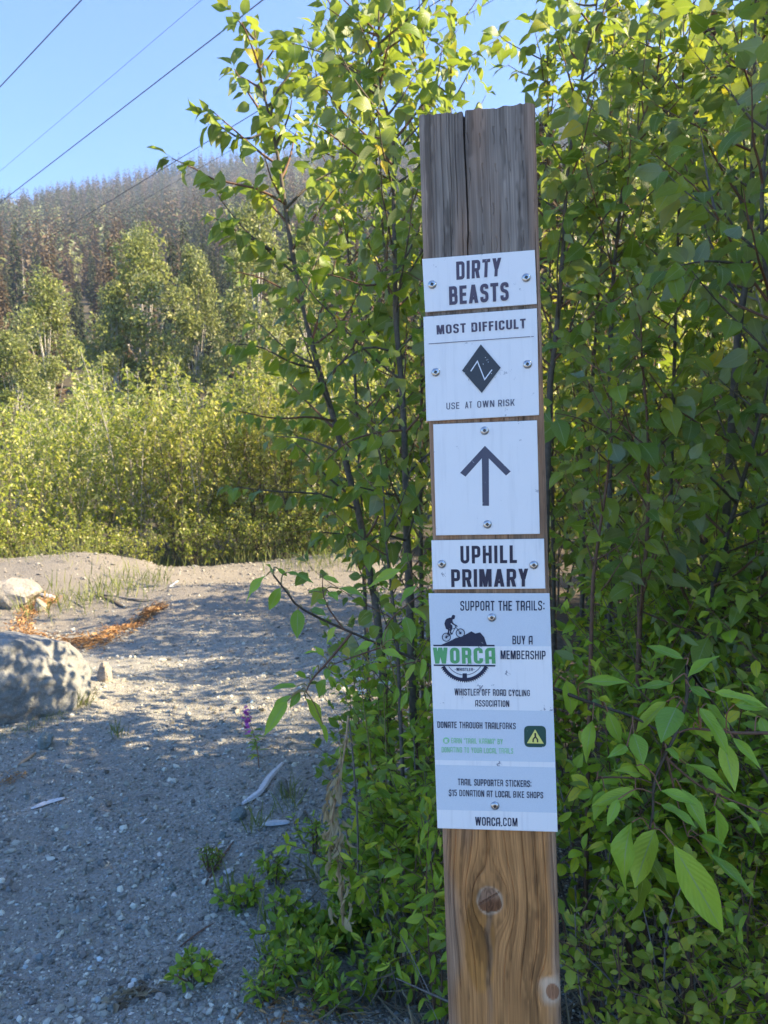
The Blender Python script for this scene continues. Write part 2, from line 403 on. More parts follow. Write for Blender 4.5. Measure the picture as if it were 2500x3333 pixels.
def rock_mesh(name, size, seed, mat, sub=3, blocky=.5, rough=.10):
    v, f = ICO_V.copy(), ICO_F.copy()
    for _ in range(sub):
        cache = {}; vl = list(v); nf = []
        def mid(a, b):
            k = (min(a, b), max(a, b))
            if k not in cache: cache[k] = len(vl); vl.append(unit(vl[a] + vl[b]))
            return cache[k]
        for a, b, c_ in f:
            ab, bc, ca_ = mid(a, b), mid(b, c_), mid(c_, a)
            nf += [(a, ab, ca_), (b, bc, ab), (c_, ca_, bc), (ab, bc, ca_)]
        v, f = np.array(vl), np.array(nf)
    r = np.random.default_rng(seed)
    pl = unit(r.normal(size=(11, 3))); d = r.uniform(.56, .95, 11)
    rad = np.ones(len(v))
    for n_, dd in zip(pl, d):
        c_ = v @ n_; rad = np.minimum(rad, np.where(c_ > .05, dd / np.maximum(c_, .05), 9))
    rad = (1 - blocky) + blocky * rad
    ph = r.random(3) * 50
    nz = noise2(v[:, 0] + ph[0] + v[:, 2] * .7, v[:, 1] + ph[1], .5, seed) + .5 * noise2(v[:, 0] * 1.1 + ph[2], v[:, 2] + v[:, 1], .22, seed + 1) + .3 * noise2(v[:, 1] + v[:, 0], v[:, 2] * 1.2 + ph[0], .09, seed + 2)
    v = v * (rad + rough * nz)[:, None] * (np.asarray(size) / 2)
    return nmesh(name, v, f, mat, smooth=sub >= 3)

def rock_mat(name, col, spots=(.25, .27, .22)):
    t = NT(name); tc = t.n('TexCoord'); o = tc.outputs['Object']
    n1 = t.noise(o, 5., 6, .65); n2 = t.noise(o, 38., 5, .6)
    c = t.ramp(n1, [(.3, tuple(v * .62 for v in col)), (.55, col), (.75, tuple(min(1, v * 1.3) for v in col))])
    c = t.mix(t.math('MULTIPLY', t.math('GREATER_THAN', n2, .60), .35), c, spots)
    c = t.mix(t.math('MULTIPLY', t.math('LESS_THAN', n2, .40), .4), c, tuple(v * .5 for v in col))
    n3 = t.noise(o, 130., 4, .7)
    vo = t.n('TexVoronoi', feature='DISTANCE_TO_EDGE', i_Scale=2.0); t.t.links.new(t.mix(.18, o, t.n('TexNoise', i_Scale=3.).outputs['Color']), vo.inputs['Vector'])
    crk = t.math('MINIMUM', t.math('MULTIPLY', vo.outputs['Distance'], 22.), 1.0)
    c = t.mix(t.math('MULTIPLY', t.math('SUBTRACT', 1.0, crk), .3), c, tuple(v * .45 for v in col))
    c = t.mix(t.math('MULTIPLY', t.math('GREATER_THAN', n3, .58), .35), c, tuple(min(1, v * 1.7) for v in col))
    return t.done(t.bsdf(c, .92, .25, 0, t.math('ADD', t.math('ADD', n1, t.math('MULTIPLY', crk, .12)), t.math('ADD', t.math('MULTIPLY', n2, .4), t.math('MULTIPLY', n3, .15))), .8, .04))
M_rock = rock_mat('boulder_stone', (.30, .295, .27))
M_rockc = rock_mat('cream_stone', (.40, .345, .27))
M_rockg = rock_mat('green_grey_stone', (.27, .30, .27))
M_rockb = rock_mat('beige_stone', (.35, .31, .25))

b0 = P(-10, 2235, 5.0)
bz = float(ground_z(b0[0], b0[1]))
o = obj('boulder', rock_mesh('boulder', (1.14, .95, .76), 4, M_rock, 5, .80, .13)); o.location = (b0[0] - .02, b0[1], bz + .20)
o.rotation_euler = (0, math.radians(7), math.radians(25))
tag(o, 'large rough grey boulder sunk in the gravel', 'boulder')

def stone(px, py, w, h, mat, label, seed, group=None):
    p = G(px, py); D = p[1]
    sx = w * D / F; sz = max(h * D / F, sx * .5)
    o = obj('stone', rock_mesh('stone', (sx, sx * .8, sz * 1.35), seed, mat, 2, .95, .16)); o.location = (p[0], p[1], p[2] + sz * .30)
    o.rotation_euler = (0, 0, seed * 1.3)
    return tag(o, label, 'stone', group)
stone(342, 2212, 78, 62, M_rockc, 'cream angular stone beside the boulder', 21)
stone(284, 2196, 40, 44, M_rockg, 'small grey stone wedged between boulder and cream stone', 22)
stone(152, 2430, 66, 52, M_rockg, 'pale green-grey block lying on gravel below the boulder', 23)
stone(40, 1888, 190, 52, M_rockb, 'broad tan rock half buried at the foot of the shrubs', 24)
stone(128, 1895, 50, 46, M_rockb, 'small tan rock next to the broad half-buried one', 25)
stone(918, 2590, 62, 70, M_rockb, 'yellowish rock at the upper end of the curved bark strip', 26)
stone(782, 2662, 66, 38, M_rockg, 'flat grey-green stone near the square wood slat', 27)
stone(985, 2664, 46, 36, M_rockc, 'whitish stone just right of the square wood slat', 28)
for k, (x, y, w_) in enumerate([(135, 2772, 26), (333, 2816, 32), (561, 2894, 28), (460, 2860, 20), (726, 2726, 26), (384, 2692, 20), (481, 3186, 24),
                                (603, 3272, 28), (176, 2235 + 500, 18), (245, 3110, 22), (90, 2600, 20), (520, 2700, 18), (225, 2420, 22), (30, 2900, 22),
                                (620, 2560, 18), (310, 2560, 16), (420, 3020, 22), (700, 3120, 20), (360, 3290, 26), (180, 3250, 20), (850, 2760, 18), (560, 2440, 16),
                                (690, 2830, 20), (20, 2750, 18), (300, 2660, 20), (810, 3190, 24), (880, 3060, 22), (1180, 3180, 24), (1010, 2930, 20)]):
    stone(x, y, w_ * 1.15, w_ * .8, [M_rockg, M_rock, M_rockg, M_rockc][k % 4], 'thumb-sized pale stone standing proud of the gravel', 40 + k, 'larger pebbles scattered on the gravel')

# ------------------------------------------------------------------ the post
PM = Matrix.Rotation(-0.16029779, 3, 'Z') @ Matrix.Rotation(-0.00585439, 3, 'Y') @ Matrix.Rotation(-0.012721, 3, 'X')
PM = np.array(PM); PO = np.array([0.1275235, 0.93836913, 1.5])
PT = .4397; PB = -1.46
def face_uv(px, py, off=0.0):
    """pixel -> (u, v) on the post's front, 'off' metres in front of it"""
    d = ray(px, py); n = PM @ np.array([0, -1., 0]); o = PO + n * off
    t_ = ((o - CAM) @ n) / (d @ n); q = PM.T @ (CAM + d * t_ - o)
    return np.array([q[0], q[2]])
def to_post(u, v, off=0.0):
    u = np.asarray(u, float); return PO + np.stack([u, -np.ones_like(u) * off, np.asarray(v, float)], -1) @ PM.T

hw = .07
us = np.concatenate([[-hw], np.linspace(-hw + .0008, hw - .0008, 276), [hw]])
vs = np.concatenate([np.linspace(PB, -.66, 24), np.linspace(-.655, PT, 520)])
UU, VV = np.meshgrid(us, vs)
K1 = face_uv(1595, 2932); K2 = face_uv(1799, 3228)
def around(u, v, k, R, el):
    x = u - k[0]; y = (v - k[1]) / el; r2 = x * x + y * y
    return -x * np.minimum(R * R / np.maximum(r2, 1e-9), 1.0), np.sqrt(r2)
wob = .004 * noise2(VV, UU * 0 + 3, .25, 31) + .0009 * noise2(VV, UU * 0, .05, 32) + .0007 * noise2(UU, VV * .10, .02, 33)
q1, r1 = around(UU, VV, K1, .021, 1.7); q2, r2 = around(UU, VV, K2, .014, 1.5)
Q = UU + wob + q1 + q2                                  # grain coordinate
rg = np.random.default_rng(5)
edges = np.cumsum(rg.uniform(.006, .0145, 26)) - .13
ringpos = np.searchsorted(edges, Q.ravel()).reshape(Q.shape)
ep = np.concatenate([[-.2], edges, [.3]])
frac = (Q - ep[ringpos]) / (ep[ringpos + 1] - ep[ringpos])
late = np.clip(frac, 0, 1) ** 5
fib = noise2(Q * 900, VV * 9, 1.0, 41) + .6 * noise2(Q * 2400, VV * 22, 1.0, 42)
brown = np.array([.44, .195, .062]); dark = np.array([.22, .088, .026]); gold = np.array([.53, .25, .085])
grey = np.array([.31, .26, .21]); greyd = np.array([.18, .145, .115])
cw = brown + (gold - brown) * np.clip(.5 + 1.2 * noise2(Q * 60, VV * 2.2, 1.0, 43), 0, 1)[..., None]
cw = cw + (dark - cw) * (late * .5)[..., None]
cw *= (1 + .42 * fib)[..., None]
cg = grey + (greyd - grey) * np.clip(.40 + .75 * noise2(Q * 70, VV * 3, 1.0, 44) + .22 * late, 0, 1)[..., None]
cg *= (1 + .45 * fib)[..., None]
warm = np.clip(.05 + 1.0 * noise2(Q * 45, VV * 4.0, 1.0, 45), 0, .45)
cg = cg + (np.array([.42, .225, .12]) - cg) * warm[..., None]
wea = sstep(.04, .20, VV + .10 * noise2(Q * 40, VV * 3, 1., 46))
wea = np.maximum(wea, (.62 + .25 * noise2(Q * 50, VV * 3, 1., 52)) * sstep(-.47, -.36, VV + .05 * noise2(Q * 60, VV * 2, 1., 53)))
wea = np.maximum(wea, .55 * sstep(.058, .067, UU + .006 * noise2(VV, UU, .05, 54)))
leftgrey = sstep(-.048, -.066, UU + .012 * noise2(VV, UU, .06, 47)) * .55
g_ = np.clip(np.maximum(wea, leftgrey), 0, 1)[..., None]
CW = cw * (1 - g_) + cg * g_
# golden run and dark streak below the big knot, pitch halo round both knots
ox = (UU - (K1[0] - .014)) / .019; oy = (VV - (K1[1] - .055)) / .068
ov = sstep(1.05, .9, np.sqrt(ox ** 2 + oy ** 2) + .12 * noise2(UU, VV, .012, 48))
CW = CW * (1 - ov[..., None] * .75) + (np.array([.52, .225, .05]) * (.75 + .25 * np.clip(-oy, -1, 1))[..., None]) * ov[..., None] * .75
st = sstep(.0055, .001, np.abs(UU - K1[0] + .001 - .03 * (VV - K1[1]) + .004 * noise2(VV, UU * 0, .03, 49))) * sstep(-.012, -.02, VV - K1[1]) * sstep(-.30, -.05, VV - K1[1])
CW = CW * (1 - .55 * st[..., None]) + np.array([.22, .15, .10]) * .55 * st[..., None]
ak = np.arctan2(VV - K1[1], UU - K1[0])
rk1 = np.hypot(UU - K1[0], (VV - K1[1]) * .92) + .0014 * noise2(ak * 2.2, ak * 0, 1., 50)
rk2 = np.hypot(UU - K2[0], (VV - K2[1]) * .8)
halo = sstep(.0185, .0145, rk1) ; CW = CW * (1 - halo[..., None] * .8) + np.array([.55, .40, .26]) * .8 * halo[..., None]
core = sstep(.0150, .0138, rk1 + .0012 * np.sin(ak * 3)); hb = sstep(-.004, .006, VV - K1[1] - .35 * (UU - K1[0]) + .004 * noise2(UU, VV, .004, 70))[..., None]; cc = np.array([.20, .085, .035]) * (1 - hb) + np.array([.31, .17, .095]) * hb
cc = cc * (1 + .25 * np.sin(rk1 * 4200))[..., None]
CW = CW * (1 - core[..., None]) + cc * core[..., None]
halo = sstep(.019, .009, rk2 + .009 * noise2(UU, VV * .6, .008, 51)) * .85; CW = CW * (1 - halo[..., None] * .85) + np.array([.62, .46, .31]) * .85 * halo[..., None]
core = sstep(.0088, .0076, rk2); CW = CW * (1 - core[..., None]) + (np.array([.33, .155, .075]) * (1 + .2 * np.sin(rk2 * 4200))[..., None]) * core[..., None]
# relief: grain, checks that follow the grain, incision slits
Dp = .00022 * late + .00012 * fib
def check(q0, v0, v1, width, depth):
    global Dp
    m = sstep(v0, v0 + .03, VV) * sstep(v1, v1 - .03, VV)
    qq = np.abs(Q - q0 - .0010 * noise2(VV, VV * 0 + q0 * 50, .035, 60))
    wv = width * (.5 + .5 * m)
    k = np.clip(1 - qq / wv, 0, 1) * m
    Dp = np.maximum(Dp, depth * np.minimum(k * 1.6, 1)); return k
shade = np.zeros_like(Q)
for k in range(34):
    q0 = rg.uniform(-.066, .066); a = rg.uniform(.06, .40); ln = rg.uniform(.05, .22)
    check(q0, a - ln, a, rg.uniform(.0006, .0010), rg.uniform(.0008, .0018))
for q0 in (-.0585, -.0535, -.0440, -.0375, -.0350, -.0265): check(q0 + rg.normal() * .001, rg.uniform(.16, .34), PT + .02, rg.uniform(.0006, .0009), rg.uniform(.0006, .0019))
check(-.0148, .27, PT + .05, .0010, .007); check(-.0150, .39, PT + .05, .0014, .010); check(-.0160, .20, .30, .0011, .006)
for q0 in (-.047, -.028, -.013, .004, .024, .039, .050, .060): check(q0, -.66, rg.uniform(-.30, -.18), .0007, .0012)
for k in range(16):
    a = rg.uniform(-.62, -.30); check(rg.uniform(-.06, .066), a, a + rg.uniform(.03, .12), .0007, .0010)
cth = np.cos(.57) * (UU - K1[0]) + np.sin(.57) * (VV - K1[1]); nth = -np.sin(.57) * (UU - K1[0]) + np.cos(.57) * (VV - K1[1]) - .003
Dp = np.maximum(Dp, .003 * np.clip(1 - np.abs(nth) / .0011, 0, 1) * (np.abs(cth) < .0155))
for r_ in range(10):
    for c_ in range(7):
        uu = -.012 + c_ * .0158 + (r_ % 2) * .0032 + rg.normal() * .0006 - r_ * .0009; vv = PT - .02 - r_ * .041 - rg.random() * .008 - c_ * .001
        if uu < .066 and vv > -.02:
            ln = rg.uniform(.010, .024)
            Dp = np.maximum(Dp, .0013 * np.clip(1 - np.abs(UU - uu - .0005 * np.sin(VV * 300)) / (.0012 * np.clip((VV - vv + ln) / ln, .35, 1)), 0, 1) * (VV < vv) * (VV > vv - ln))
rd = .006
e_ = np.maximum(np.abs(UU) - (hw - rd), 0)
Dp = Dp + (rd - np.sqrt(np.maximum(rd * rd - e_ * e_, 0)))
VV2 = VV.copy()
topj = .0035 * noise2(us, us * 0, .012, 61) + .002 * noise2(us, us * 0, .004, 62) - .003 * np.exp(-((us + .0148) / .0014) ** 2)
VV2[-1] += topj; VV2[-2] += topj * .6
pv = np.stack([UU, Dp, VV2], -1).reshape(-1, 3); npu = len(us); npv = len(vs)
ii = (np.arange(npv - 1)[:, None] * npu + np.arange(npu - 1)[None]).ravel()
pf = np.stack([ii, ii + 1, ii + 1 + npu, ii + npu], -1)
mott = 1 + .30 * noise2(Q * 260, VV * 26, 1., 80) + .22 * noise2(UU * 90, VV * 40, 1., 81)
dirt_ = sstep(.18, .36, noise2(Q * 130, VV * 7, 1., 82) + .3 * noise2(UU * 400, VV * 90, 1., 83))
CW = np.clip(CW * mott[..., None] * (1 - .38 * dirt_)[..., None], .004, 1)
colr = CW.reshape(-1, 3)
# sides, back and sawn top
depth = .14; L = npu * npv
sv_, sf_, scol = [], [], []
Lidx = np.arange(npv) * npu; Ridx = Lidx + npu - 1
bl = np.stack([np.full(npv, -hw), np.full(npv, depth), VV2[:, 0]], -1); br = np.stack([np.full(npv, hw), np.full(npv, depth), VV2[:, -1]], -1)
tb = np.stack([us, np.full(npu, depth), VV2[-1]], -1)
allv = np.vstack([pv, bl, br, tb])
colr = np.vstack([colr, CW[:, 0], CW[:, -1], CW[-1] * .9])
a = np.arange(npv - 1)
f_l = np.stack([L + a, Lidx[a], Lidx[a + 1], L + a + 1], -1)
f_r = np.stack([Ridx[a], L + npv + a, L + npv + a + 1, Ridx[a + 1]], -1)
f_b = np.stack([L + npv + a, L + a, L + a + 1, L + npv + a + 1], -1)
bu = np.arange(npu - 1); top0 = (npv - 1) * npu; T0 = L + 2 * npv
f_t = np.stack([top0 + bu, top0 + bu + 1, T0 + bu + 1, T0 + bu], -1)
t = NT('weathered_post_wood'); at = t.n('Attribute', attribute_name='tone'); tc = t.n('TexCoord')
mp = t.n('Mapping', i_Scale=(420., 120., 9.)); t.t.links.new(tc.outputs['Object'], mp.inputs[0])
nz = t.noise(mp.outputs[0], 1.0, 4, .6)
cfin = t.mix(t.math('MULTIPLY', t.math('SUBTRACT', nz, .40, True), 1.1), at.outputs['Color'], (.05, .03, .018))
M_post = t.done(t.bsdf(cfin, .85, .25, 0, nz, .35, .0012))
post = thing('sign_post', 'square weathered wooden post carrying five white sign plates', 'post', to_post(0, PB))
M4 = Matrix(PM.tolist()).to_4x4(); M4.translation = Vector(PO.tolist())
def on_post(name, me, parent=None):
    o = bpy.data.objects.new(name, me); COL.objects.link(o)
    o.parent = parent
    loc = Vector(parent.location) if parent is not None else Vector((0, 0, 0))
    gp = parent.parent if parent is not None else None
    m = M4.copy(); m.translation = m.translation - loc
    o.matrix_basis = m
    return o
on_post('timber', nmesh('timber', allv, [pf, f_l, f_r, f_b, f_t], M_post, col=colr), post)

# ------------------------------------------------------------------ lettering made of strokes
def rp(pts, rad, closed=False, n=7):
    """polyline with rounded corners"""
    pts = [np.array(p, float) for p in pts]; out = []
    N = len(pts)
    rng_ = range(N) if closed else range(1, N - 1)
    if not closed: out.append(pts[0])
    for i in rng_:
        p0, p1, p2 = pts[i - 1], pts[i], pts[(i + 1) % N]
        a, b = p0 - p1, p2 - p1; la, lb = np.hypot(*a), np.hypot(*b)
        r = min(rad if not isinstance(rad, (list, tuple)) else rad[i], la * .499, lb * .499)
        A, B = p1 + a / la * r, p1 + b / lb * r
        for k in range(n + 1):
            s = k / n; out.append((1 - s) ** 2 * A * 1.0 + 2 * s * (1 - s) * (p1 * .92 + (A + B) * .04) + s * s * B)
    if not closed: out.append(pts[-1])
    return np.array(out)
def band(pl, s, closed=False):
    """thick line -> quads"""
    pl = np.asarray(pl, float)
    keep = np.concatenate([[True], np.hypot(*np.diff(pl, axis=0).T) > 1e-6]); pl = pl[keep]
    if closed:
        pl = np.vstack([pl, pl[:1]]); d = np.diff(pl, axis=0); d = np.vstack([d[-1:], d, d[:1]])
    else:
        d = np.diff(pl, axis=0); d = np.vstack([d[:1], d, d[-1:]])
    d = unit(d); n = np.stack([-d[:, 1], d[:, 0]], -1); m = unit(n[:-1] + n[1:])
    k = (s / 2) / np.maximum(np.einsum('ij,ij->i', m, n[1:]), .35)
    Lf, Rt = pl + m * k[:, None], pl - m * k[:, None]
    return [np.array([Rt[i], Rt[i + 1], Lf[i + 1], Lf[i]]) for i in range(len(pl) - 1)]
def par(x0, x1, h, y0=0., y1=1.):
    return [np.array([(x0, y0), (x0 + h, y0), (x1 + h, y1), (x1, y1)])]
GW = dict(A=.52, B=.5, C=.48, D=.5, E=.42, F=.40, G=.5, H=.5, I=None, K=.52, L=.40, M=.66, N=.54, O=.5, P=.48, R=.5, S=.48, T=.46, U=.5, V=.52, W=.78, Y=.52, X=.52)
def glyph(ch, s, boxy=False):
    """list of parts, each a list of quads; cap height 1"""
    w = GW.get(ch, .5); h = s / 2; d = s * 1.12
    if ch == 'I': return s, [par(0, 0, s)]
    l, r, b, tp = h, w - h, h, 1 - h; R = min(.26, (w - s) / 2 * 1.0) if not boxy else .17
    if ch == 'A':
        if boxy: return w, [band(rp([(l, 0), (l, tp), (r, tp), (r, 0)], [0, .16, .0, 0]), s), band([(l + h, .36), (r - h, .36)], s * .9)]
        return w + .04, [par(0, w / 2 - d / 2 + .02, d), par(w + .04 - d, w / 2 - d / 2 + .02, d), band([(d * .9, .27), (w + .04 - d * .9, .27)], s * .85)]
    if ch in 'BPR':
        m = .46 if ch != 'P' else .42
        ps = [par(0, 0, s)]
        if ch == 'B':
            ps += [band(rp([(s, b), (r, b), (r, .52), (s, .52)], .17), s), band(rp([(s, .52), (r - .02, .52), (r - .02, tp), (s, tp)], .17), s)]
        else:
            ps += [band(rp([(s, tp), (r, tp), (r, m), (s, m)], .18), s)]
            if ch == 'R': ps += [par(w - d, w * .5 - s * .3, d, 0, m) if not boxy else par(w - s, w - s - .03, s, 0, m - .01)]
        return w, ps
    if ch == 'C': return w, [band(rp([(r, .34), (r, b), (l, b), (l, tp), (r, tp), (r, .66)], R), s)]
    if ch == 'G': return w, [band(rp([(r, .66), (r, tp), (l, tp), (l, b), (r, b), (r, .5), (w * .5, .5)], [0, R, R, R, R, 0, 0]), s)]
    if ch == 'D': return w, [par(0, 0, s), band(rp([(s, b), (r, b), (r, tp), (s, tp)], R), s)]
    if ch in 'EF':
        ps = [par(0, 0, s), band([(s, tp), (w, tp)], s * .95), band([(s, .52), (w * .92, .52)], s * .95)]
        if ch == 'E': ps.append(band([(s, b), (w, b)], s * .95))
        return w, ps
    if ch == 'H': return w, [par(0, 0, s), par(w - s, w - s, s), band([(s, .52), (w - s, .52)], s)]
    if ch == 'K': return w, [par(0, 0, s), par(s * .8, w - d, d, .32, 1), par(w - d, s * 1.25, d, 0, .58)]
    if ch == 'L': return w, [par(0, 0, s), band([(s, b), (w, b)], s)]
    if ch == 'M': return w, [par(0, 0, s), par(w - s, w - s, s), par(w / 2 - d / 2, s * .35, d * .95), par(w / 2 - d / 2, w - d - s * .35 + .0, d * .95)]
    if ch == 'N': return w, [par(0, 0, s), par(w - s, w - s, s), par(w - d - s * .1, s * .1, d)]
    if ch == 'O': return w, [band(rp([(l, b), (r, b), (r, tp), (l, tp)], R, True), s, True)]
    if ch == 'S': return w, [band(rp([(l, .30), (l, b), (r, b), (r, .50), (l, .56), (l, tp), (r, tp), (r, .72)], R), s)]
    if ch == 'T': return w, [band([(0, tp), (w, tp)], s), par(w / 2 - h, w / 2 - h, s, 0, 1 - s)]
    if ch == 'U': return w, [band(rp([(l, 1), (l, b), (r, b), (r, 1)], R), s)]
    if ch == 'V': return w, [par(w / 2 - d / 2, 0, d), par(w / 2 - d / 2, w - d, d)]
    if ch == 'W': return w, [par(w * .27 - d / 2, 0, d), par(w * .27 - d / 2, w / 2 - d / 2, d), par(w * .73 - d / 2, w / 2 - d / 2, d), par(w * .73 - d / 2, w - d, d)]
    if ch == 'Y': return w, [par(w / 2 - h, w / 2 - h, s, 0, .46), par(w / 2 - h - .01, 0, d, .40, 1), par(w / 2 - h, w - d, d, .40, 1)]
    if ch == '1': return .30, [par(.30 - s, .30 - s, s), band([(0, .80), (.30 - s, tp)], s * .8)]
    if ch == '5': return .46, [band(rp([(h, .28), (h, b), (.46 - h, b), (.46 - h, .60), (h, .60), (h, tp), (.45, tp)], [0, .16, .16, .16, 0, 0, 0]), s)]
    if ch == '$':
        gw, ps = glyph('S', s, boxy); return gw, ps + [par(w / 2 - s * .3, w / 2 - s * .3, s * .6, -.12, 0.02), par(w / 2 - s * .3, w / 2 - s * .3, s * .6, .98, 1.12)]
    if ch == ':': return s, [par(0, 0, s * 1.1, .12, .12 + s * 1.1), par(0, 0, s * 1.1, .62, .62 + s * 1.1)]
    if ch == '.': return s, [par(0, 0, s * 1.1, 0, s * 1.1)]
    if ch == '"': return .26, [par(0, 0, s * .8, .7, 1), par(.26 - s * .8, .26 - s * .8, s * .8, .7, 1)]
    if ch == '-': return .3, [par(0, 0, .3, .46, .46 + s * .8)]
    return .26, []
def text_quads(txt, s, gap, space, boxy=False):
    x = 0; out = []
    for ch in txt:
        if ch == ' ': x += space; continue
        w, ps = glyph(ch, s, boxy)
        for part in ps: out.append([q + np.array([x, 0]) for q in part])
        x += w + gap
    x -= gap
    return x, out

class Print:
    """flat ink on a sign plate: polygons in plate coordinates"""
    def __init__(s, off): s.off = off; s.by = {}; s.k = 0; s.part = 'lettering'
    def poly(s, pts_px, mat, step=True):
        uv = np.array([face_uv(x, y, s.off) for x, y in pts_px]); s.raw([uv], mat)
    def raw(s, polys, mat):
        s.k += 1
        lev = 1 if 'band' in mat.name else (44 + s.k % 9 if mat == I_top else 40 if mat in TOPINK else 4 + s.k % 30)
        s.by.setdefault((s.part, mat), []).extend([(p, s.off + .00003 * lev) for p in polys])
    def text(s, txt, bl, br, tl, tr, mat, stroke=.2, gap=.12, space=.3, boxy=False):
        B0, B1, T0, T1 = [face_uv(x, y, s.off) for x, y in (bl, br, tl, tr)]
        wd, parts = text_quads(txt, stroke, gap, space, boxy)
        for part in parts:
            pol = []
            for q in part:
                a = (q[:, :1] / wd); y = q[:, 1:]
                pol.append((B0 + (B1 - B0) * a) * (1 - y) + (T0 + (T1 - T0) * a) * y)
            s.raw(pol, mat)
    def line(s, pts_px, w_px, mat, closed=False):
        s.raw([np.array([face_uv(x, y, s.off) for x, y in q]) for q in band(np.array(pts_px, float), w_px, closed)], mat)
    def build(s, parent):
        for (name, mat), lst in s.by.items():
            if 'band' in mat.name and len(lst) > 1:
                for one in lst:
                    q = Print(s.off); q.by = {(name, mat): [one]}; q.build(parent)
                continue
            vs_, fs_ = [], []
            for p, off in lst:
                area = .5 * np.sum(p[:, 0] * np.roll(p[:, 1], -1) - np.roll(p[:, 0], -1) * p[:, 1])
                if area < 0: p = p[::-1]
                fs_.append(list(range(len(vs_), len(vs_) + len(p)))); vs_ += [(a[0], -off, a[1]) for a in p]
            me = bpy.data.meshes.new(name); me.from_pydata(vs_, [], fs_); me.materials.append(mat); me.update()
            o = bpy.data.objects.new(name if 'band' not in mat.name else 'printed_band', me); COL.objects.link(o); o.parent = parent

def ink(name, col, wear=.12):
    t = NT(name); p_ = t.n('NewGeometry').outputs['Position']
    n = t.noise(p_, 900., 3); n2 = t.noise(p_, 160., 4)
    c = t.mix(t.math('MULTIPLY', n, .35), col, tuple(min(1, v * 1.7 + .02) for v in col))
    c = t.mix(t.math('MULTIPLY', t.math('GREATER_THAN', n2, .70), wear * 4), c, (.6, .6, .62))
    return t.done(t.bsdf(c, .5, .35))
I_fade = ink('faded_ink', (.085, .068, .095)); I_dark = ink('dark_ink', (.030, .026, .045), .05); I_navy = ink('navy_ink', (.012, .018, .045), .05)
I_char = ink('charcoal_ink', (.045, .052, .058), .08); I_thin = ink('grey_ink', (.10, .10, .13)); I_green = ink('green_ink', (.10, .33, .12), .05)
I_lgreen = ink('light_green_ink', (.26, .56, .27)); I_dgreen = ink('dark_green_ink', (.018, .07, .05)); I_yellow = ink('yellow_ink', (.74, .66, .16)); I_wht = ink('white_ink', (.74, .76, .78), 0)
I_band = ink('pale_grey_band_ink', (.58, .63, .655), .0); I_arrow = ink('slate_ink', (.075, .075, .105))
I_top = ink('black_ink', (.02, .02, .02), 0)
TOPINK = (I_wht, I_yellow, I_top)

def plate_mat(name, dirt):
    t = NT(name); p_ = t.n('NewGeometry').outputs['Position']
    n1 = t.noise(p_, 26., 6, .7); n2 = t.noise(p_, 110., 5, .65)
    sc_ = t.math('MULTIPLY', t.math('GREATER_THAN', n1, .60), t.math('GREATER_THAN', n2, .585))
    c = t.mix(t.math('MULTIPLY', sc_, dirt), (.86, .84, .80), (.16, .16, .19))
    c = t.mix(t.math('MULTIPLY', t.math('SUBTRACT', n1, .45, True), .5), c, (.74, .725, .70))
    mp = t.n('Mapping', i_Scale=(150., 150., 10.)); t.t.links.new(p_, mp.inputs[0])
    run = t.noise(mp.outputs[0], 1.0, 4, .6)
    c = t.mix(t.math('MULTIPLY', t.math('SUBTRACT', run, .52, True), dirt * 1.6, True), c, (.50, .49, .47))
    return t.done(t.bsdf(c, t.math('ADD', .32, t.math('MULTIPLY', n2, .25)), .45))
M_plate = plate_mat('white_plate', .5); M_plate2 = plate_mat('scuffed_white_plate', .85)
t = NT('screw_steel'); M_screw = t.done(t.bsdf(t.mix(t.noise(t.n('TexCoord').outputs['Object'], 300., 3), (.42, .41, .40), (.66, .65, .64)), .28, .5, 1.0))
M_recess = plain('screw_recess', (.12, .12, .125), .5, .4, .8)

def screw_mesh():
    m = MB(); n = 20
    prof = [(5.2, 0.), (5.3, .5), (5.0, 1.3), (4.2, 2.1), (3.2, 2.55), (2.25, 2.75)]
    v = [];
    for r, z in prof:
        for k in range(n): v.append((r * math.cos(k * 2 * math.pi / n) * .001, -z * .001, r * math.sin(k * 2 * math.pi / n) * .001))
    f = [(i * n + k, i * n + (k + 1) % n, (i + 1) * n + (k + 1) % n, (i + 1) * n + k) for i in range(len(prof) - 1) for k in range(n)]
    # square socket: rim blends from the circle to a square, then drops
    b_ = len(v)
    for k in range(n):
        a = k * 2 * math.pi / n; c_, s_ = math.cos(a), math.sin(a); q = 1.75 / max(abs(c_), abs(s_))
        v.append((c_ * q * .001, -.00272, s_ * q * .001))
    for k in range(n): v.append((v[b_ + k][0] * .9, -.0008, v[b_ + k][2] * .9))
    f += [((len(prof) - 1) * n + k, (len(prof) - 1) * n + (k + 1) % n, b_ + (k + 1) % n, b_ + k) for k in range(n)]
    mi = [0] * len(f)
    f += [(b_ + k, b_ + (k + 1) % n, b_ + n + (k + 1) % n, b_ + n + k) for k in range(n)]; mi += [1] * n
    me = bpy.data.meshes.new('screw'); fl = [tuple(a) for a in f] + [tuple(b_ + n + k for k in range(n))]; mi += [1]
    me.from_pydata(v, [], fl); me.materials.append(M_screw); me.materials.append(M_recess)
    me.polygons.foreach_set('material_index', mi); me.polygons.foreach_set('use_smooth', [i < 5 * n for i in range(len(fl))]); me.update()
    return me
SCREW = screw_mesh()
GAP, TH = .0012, .0026
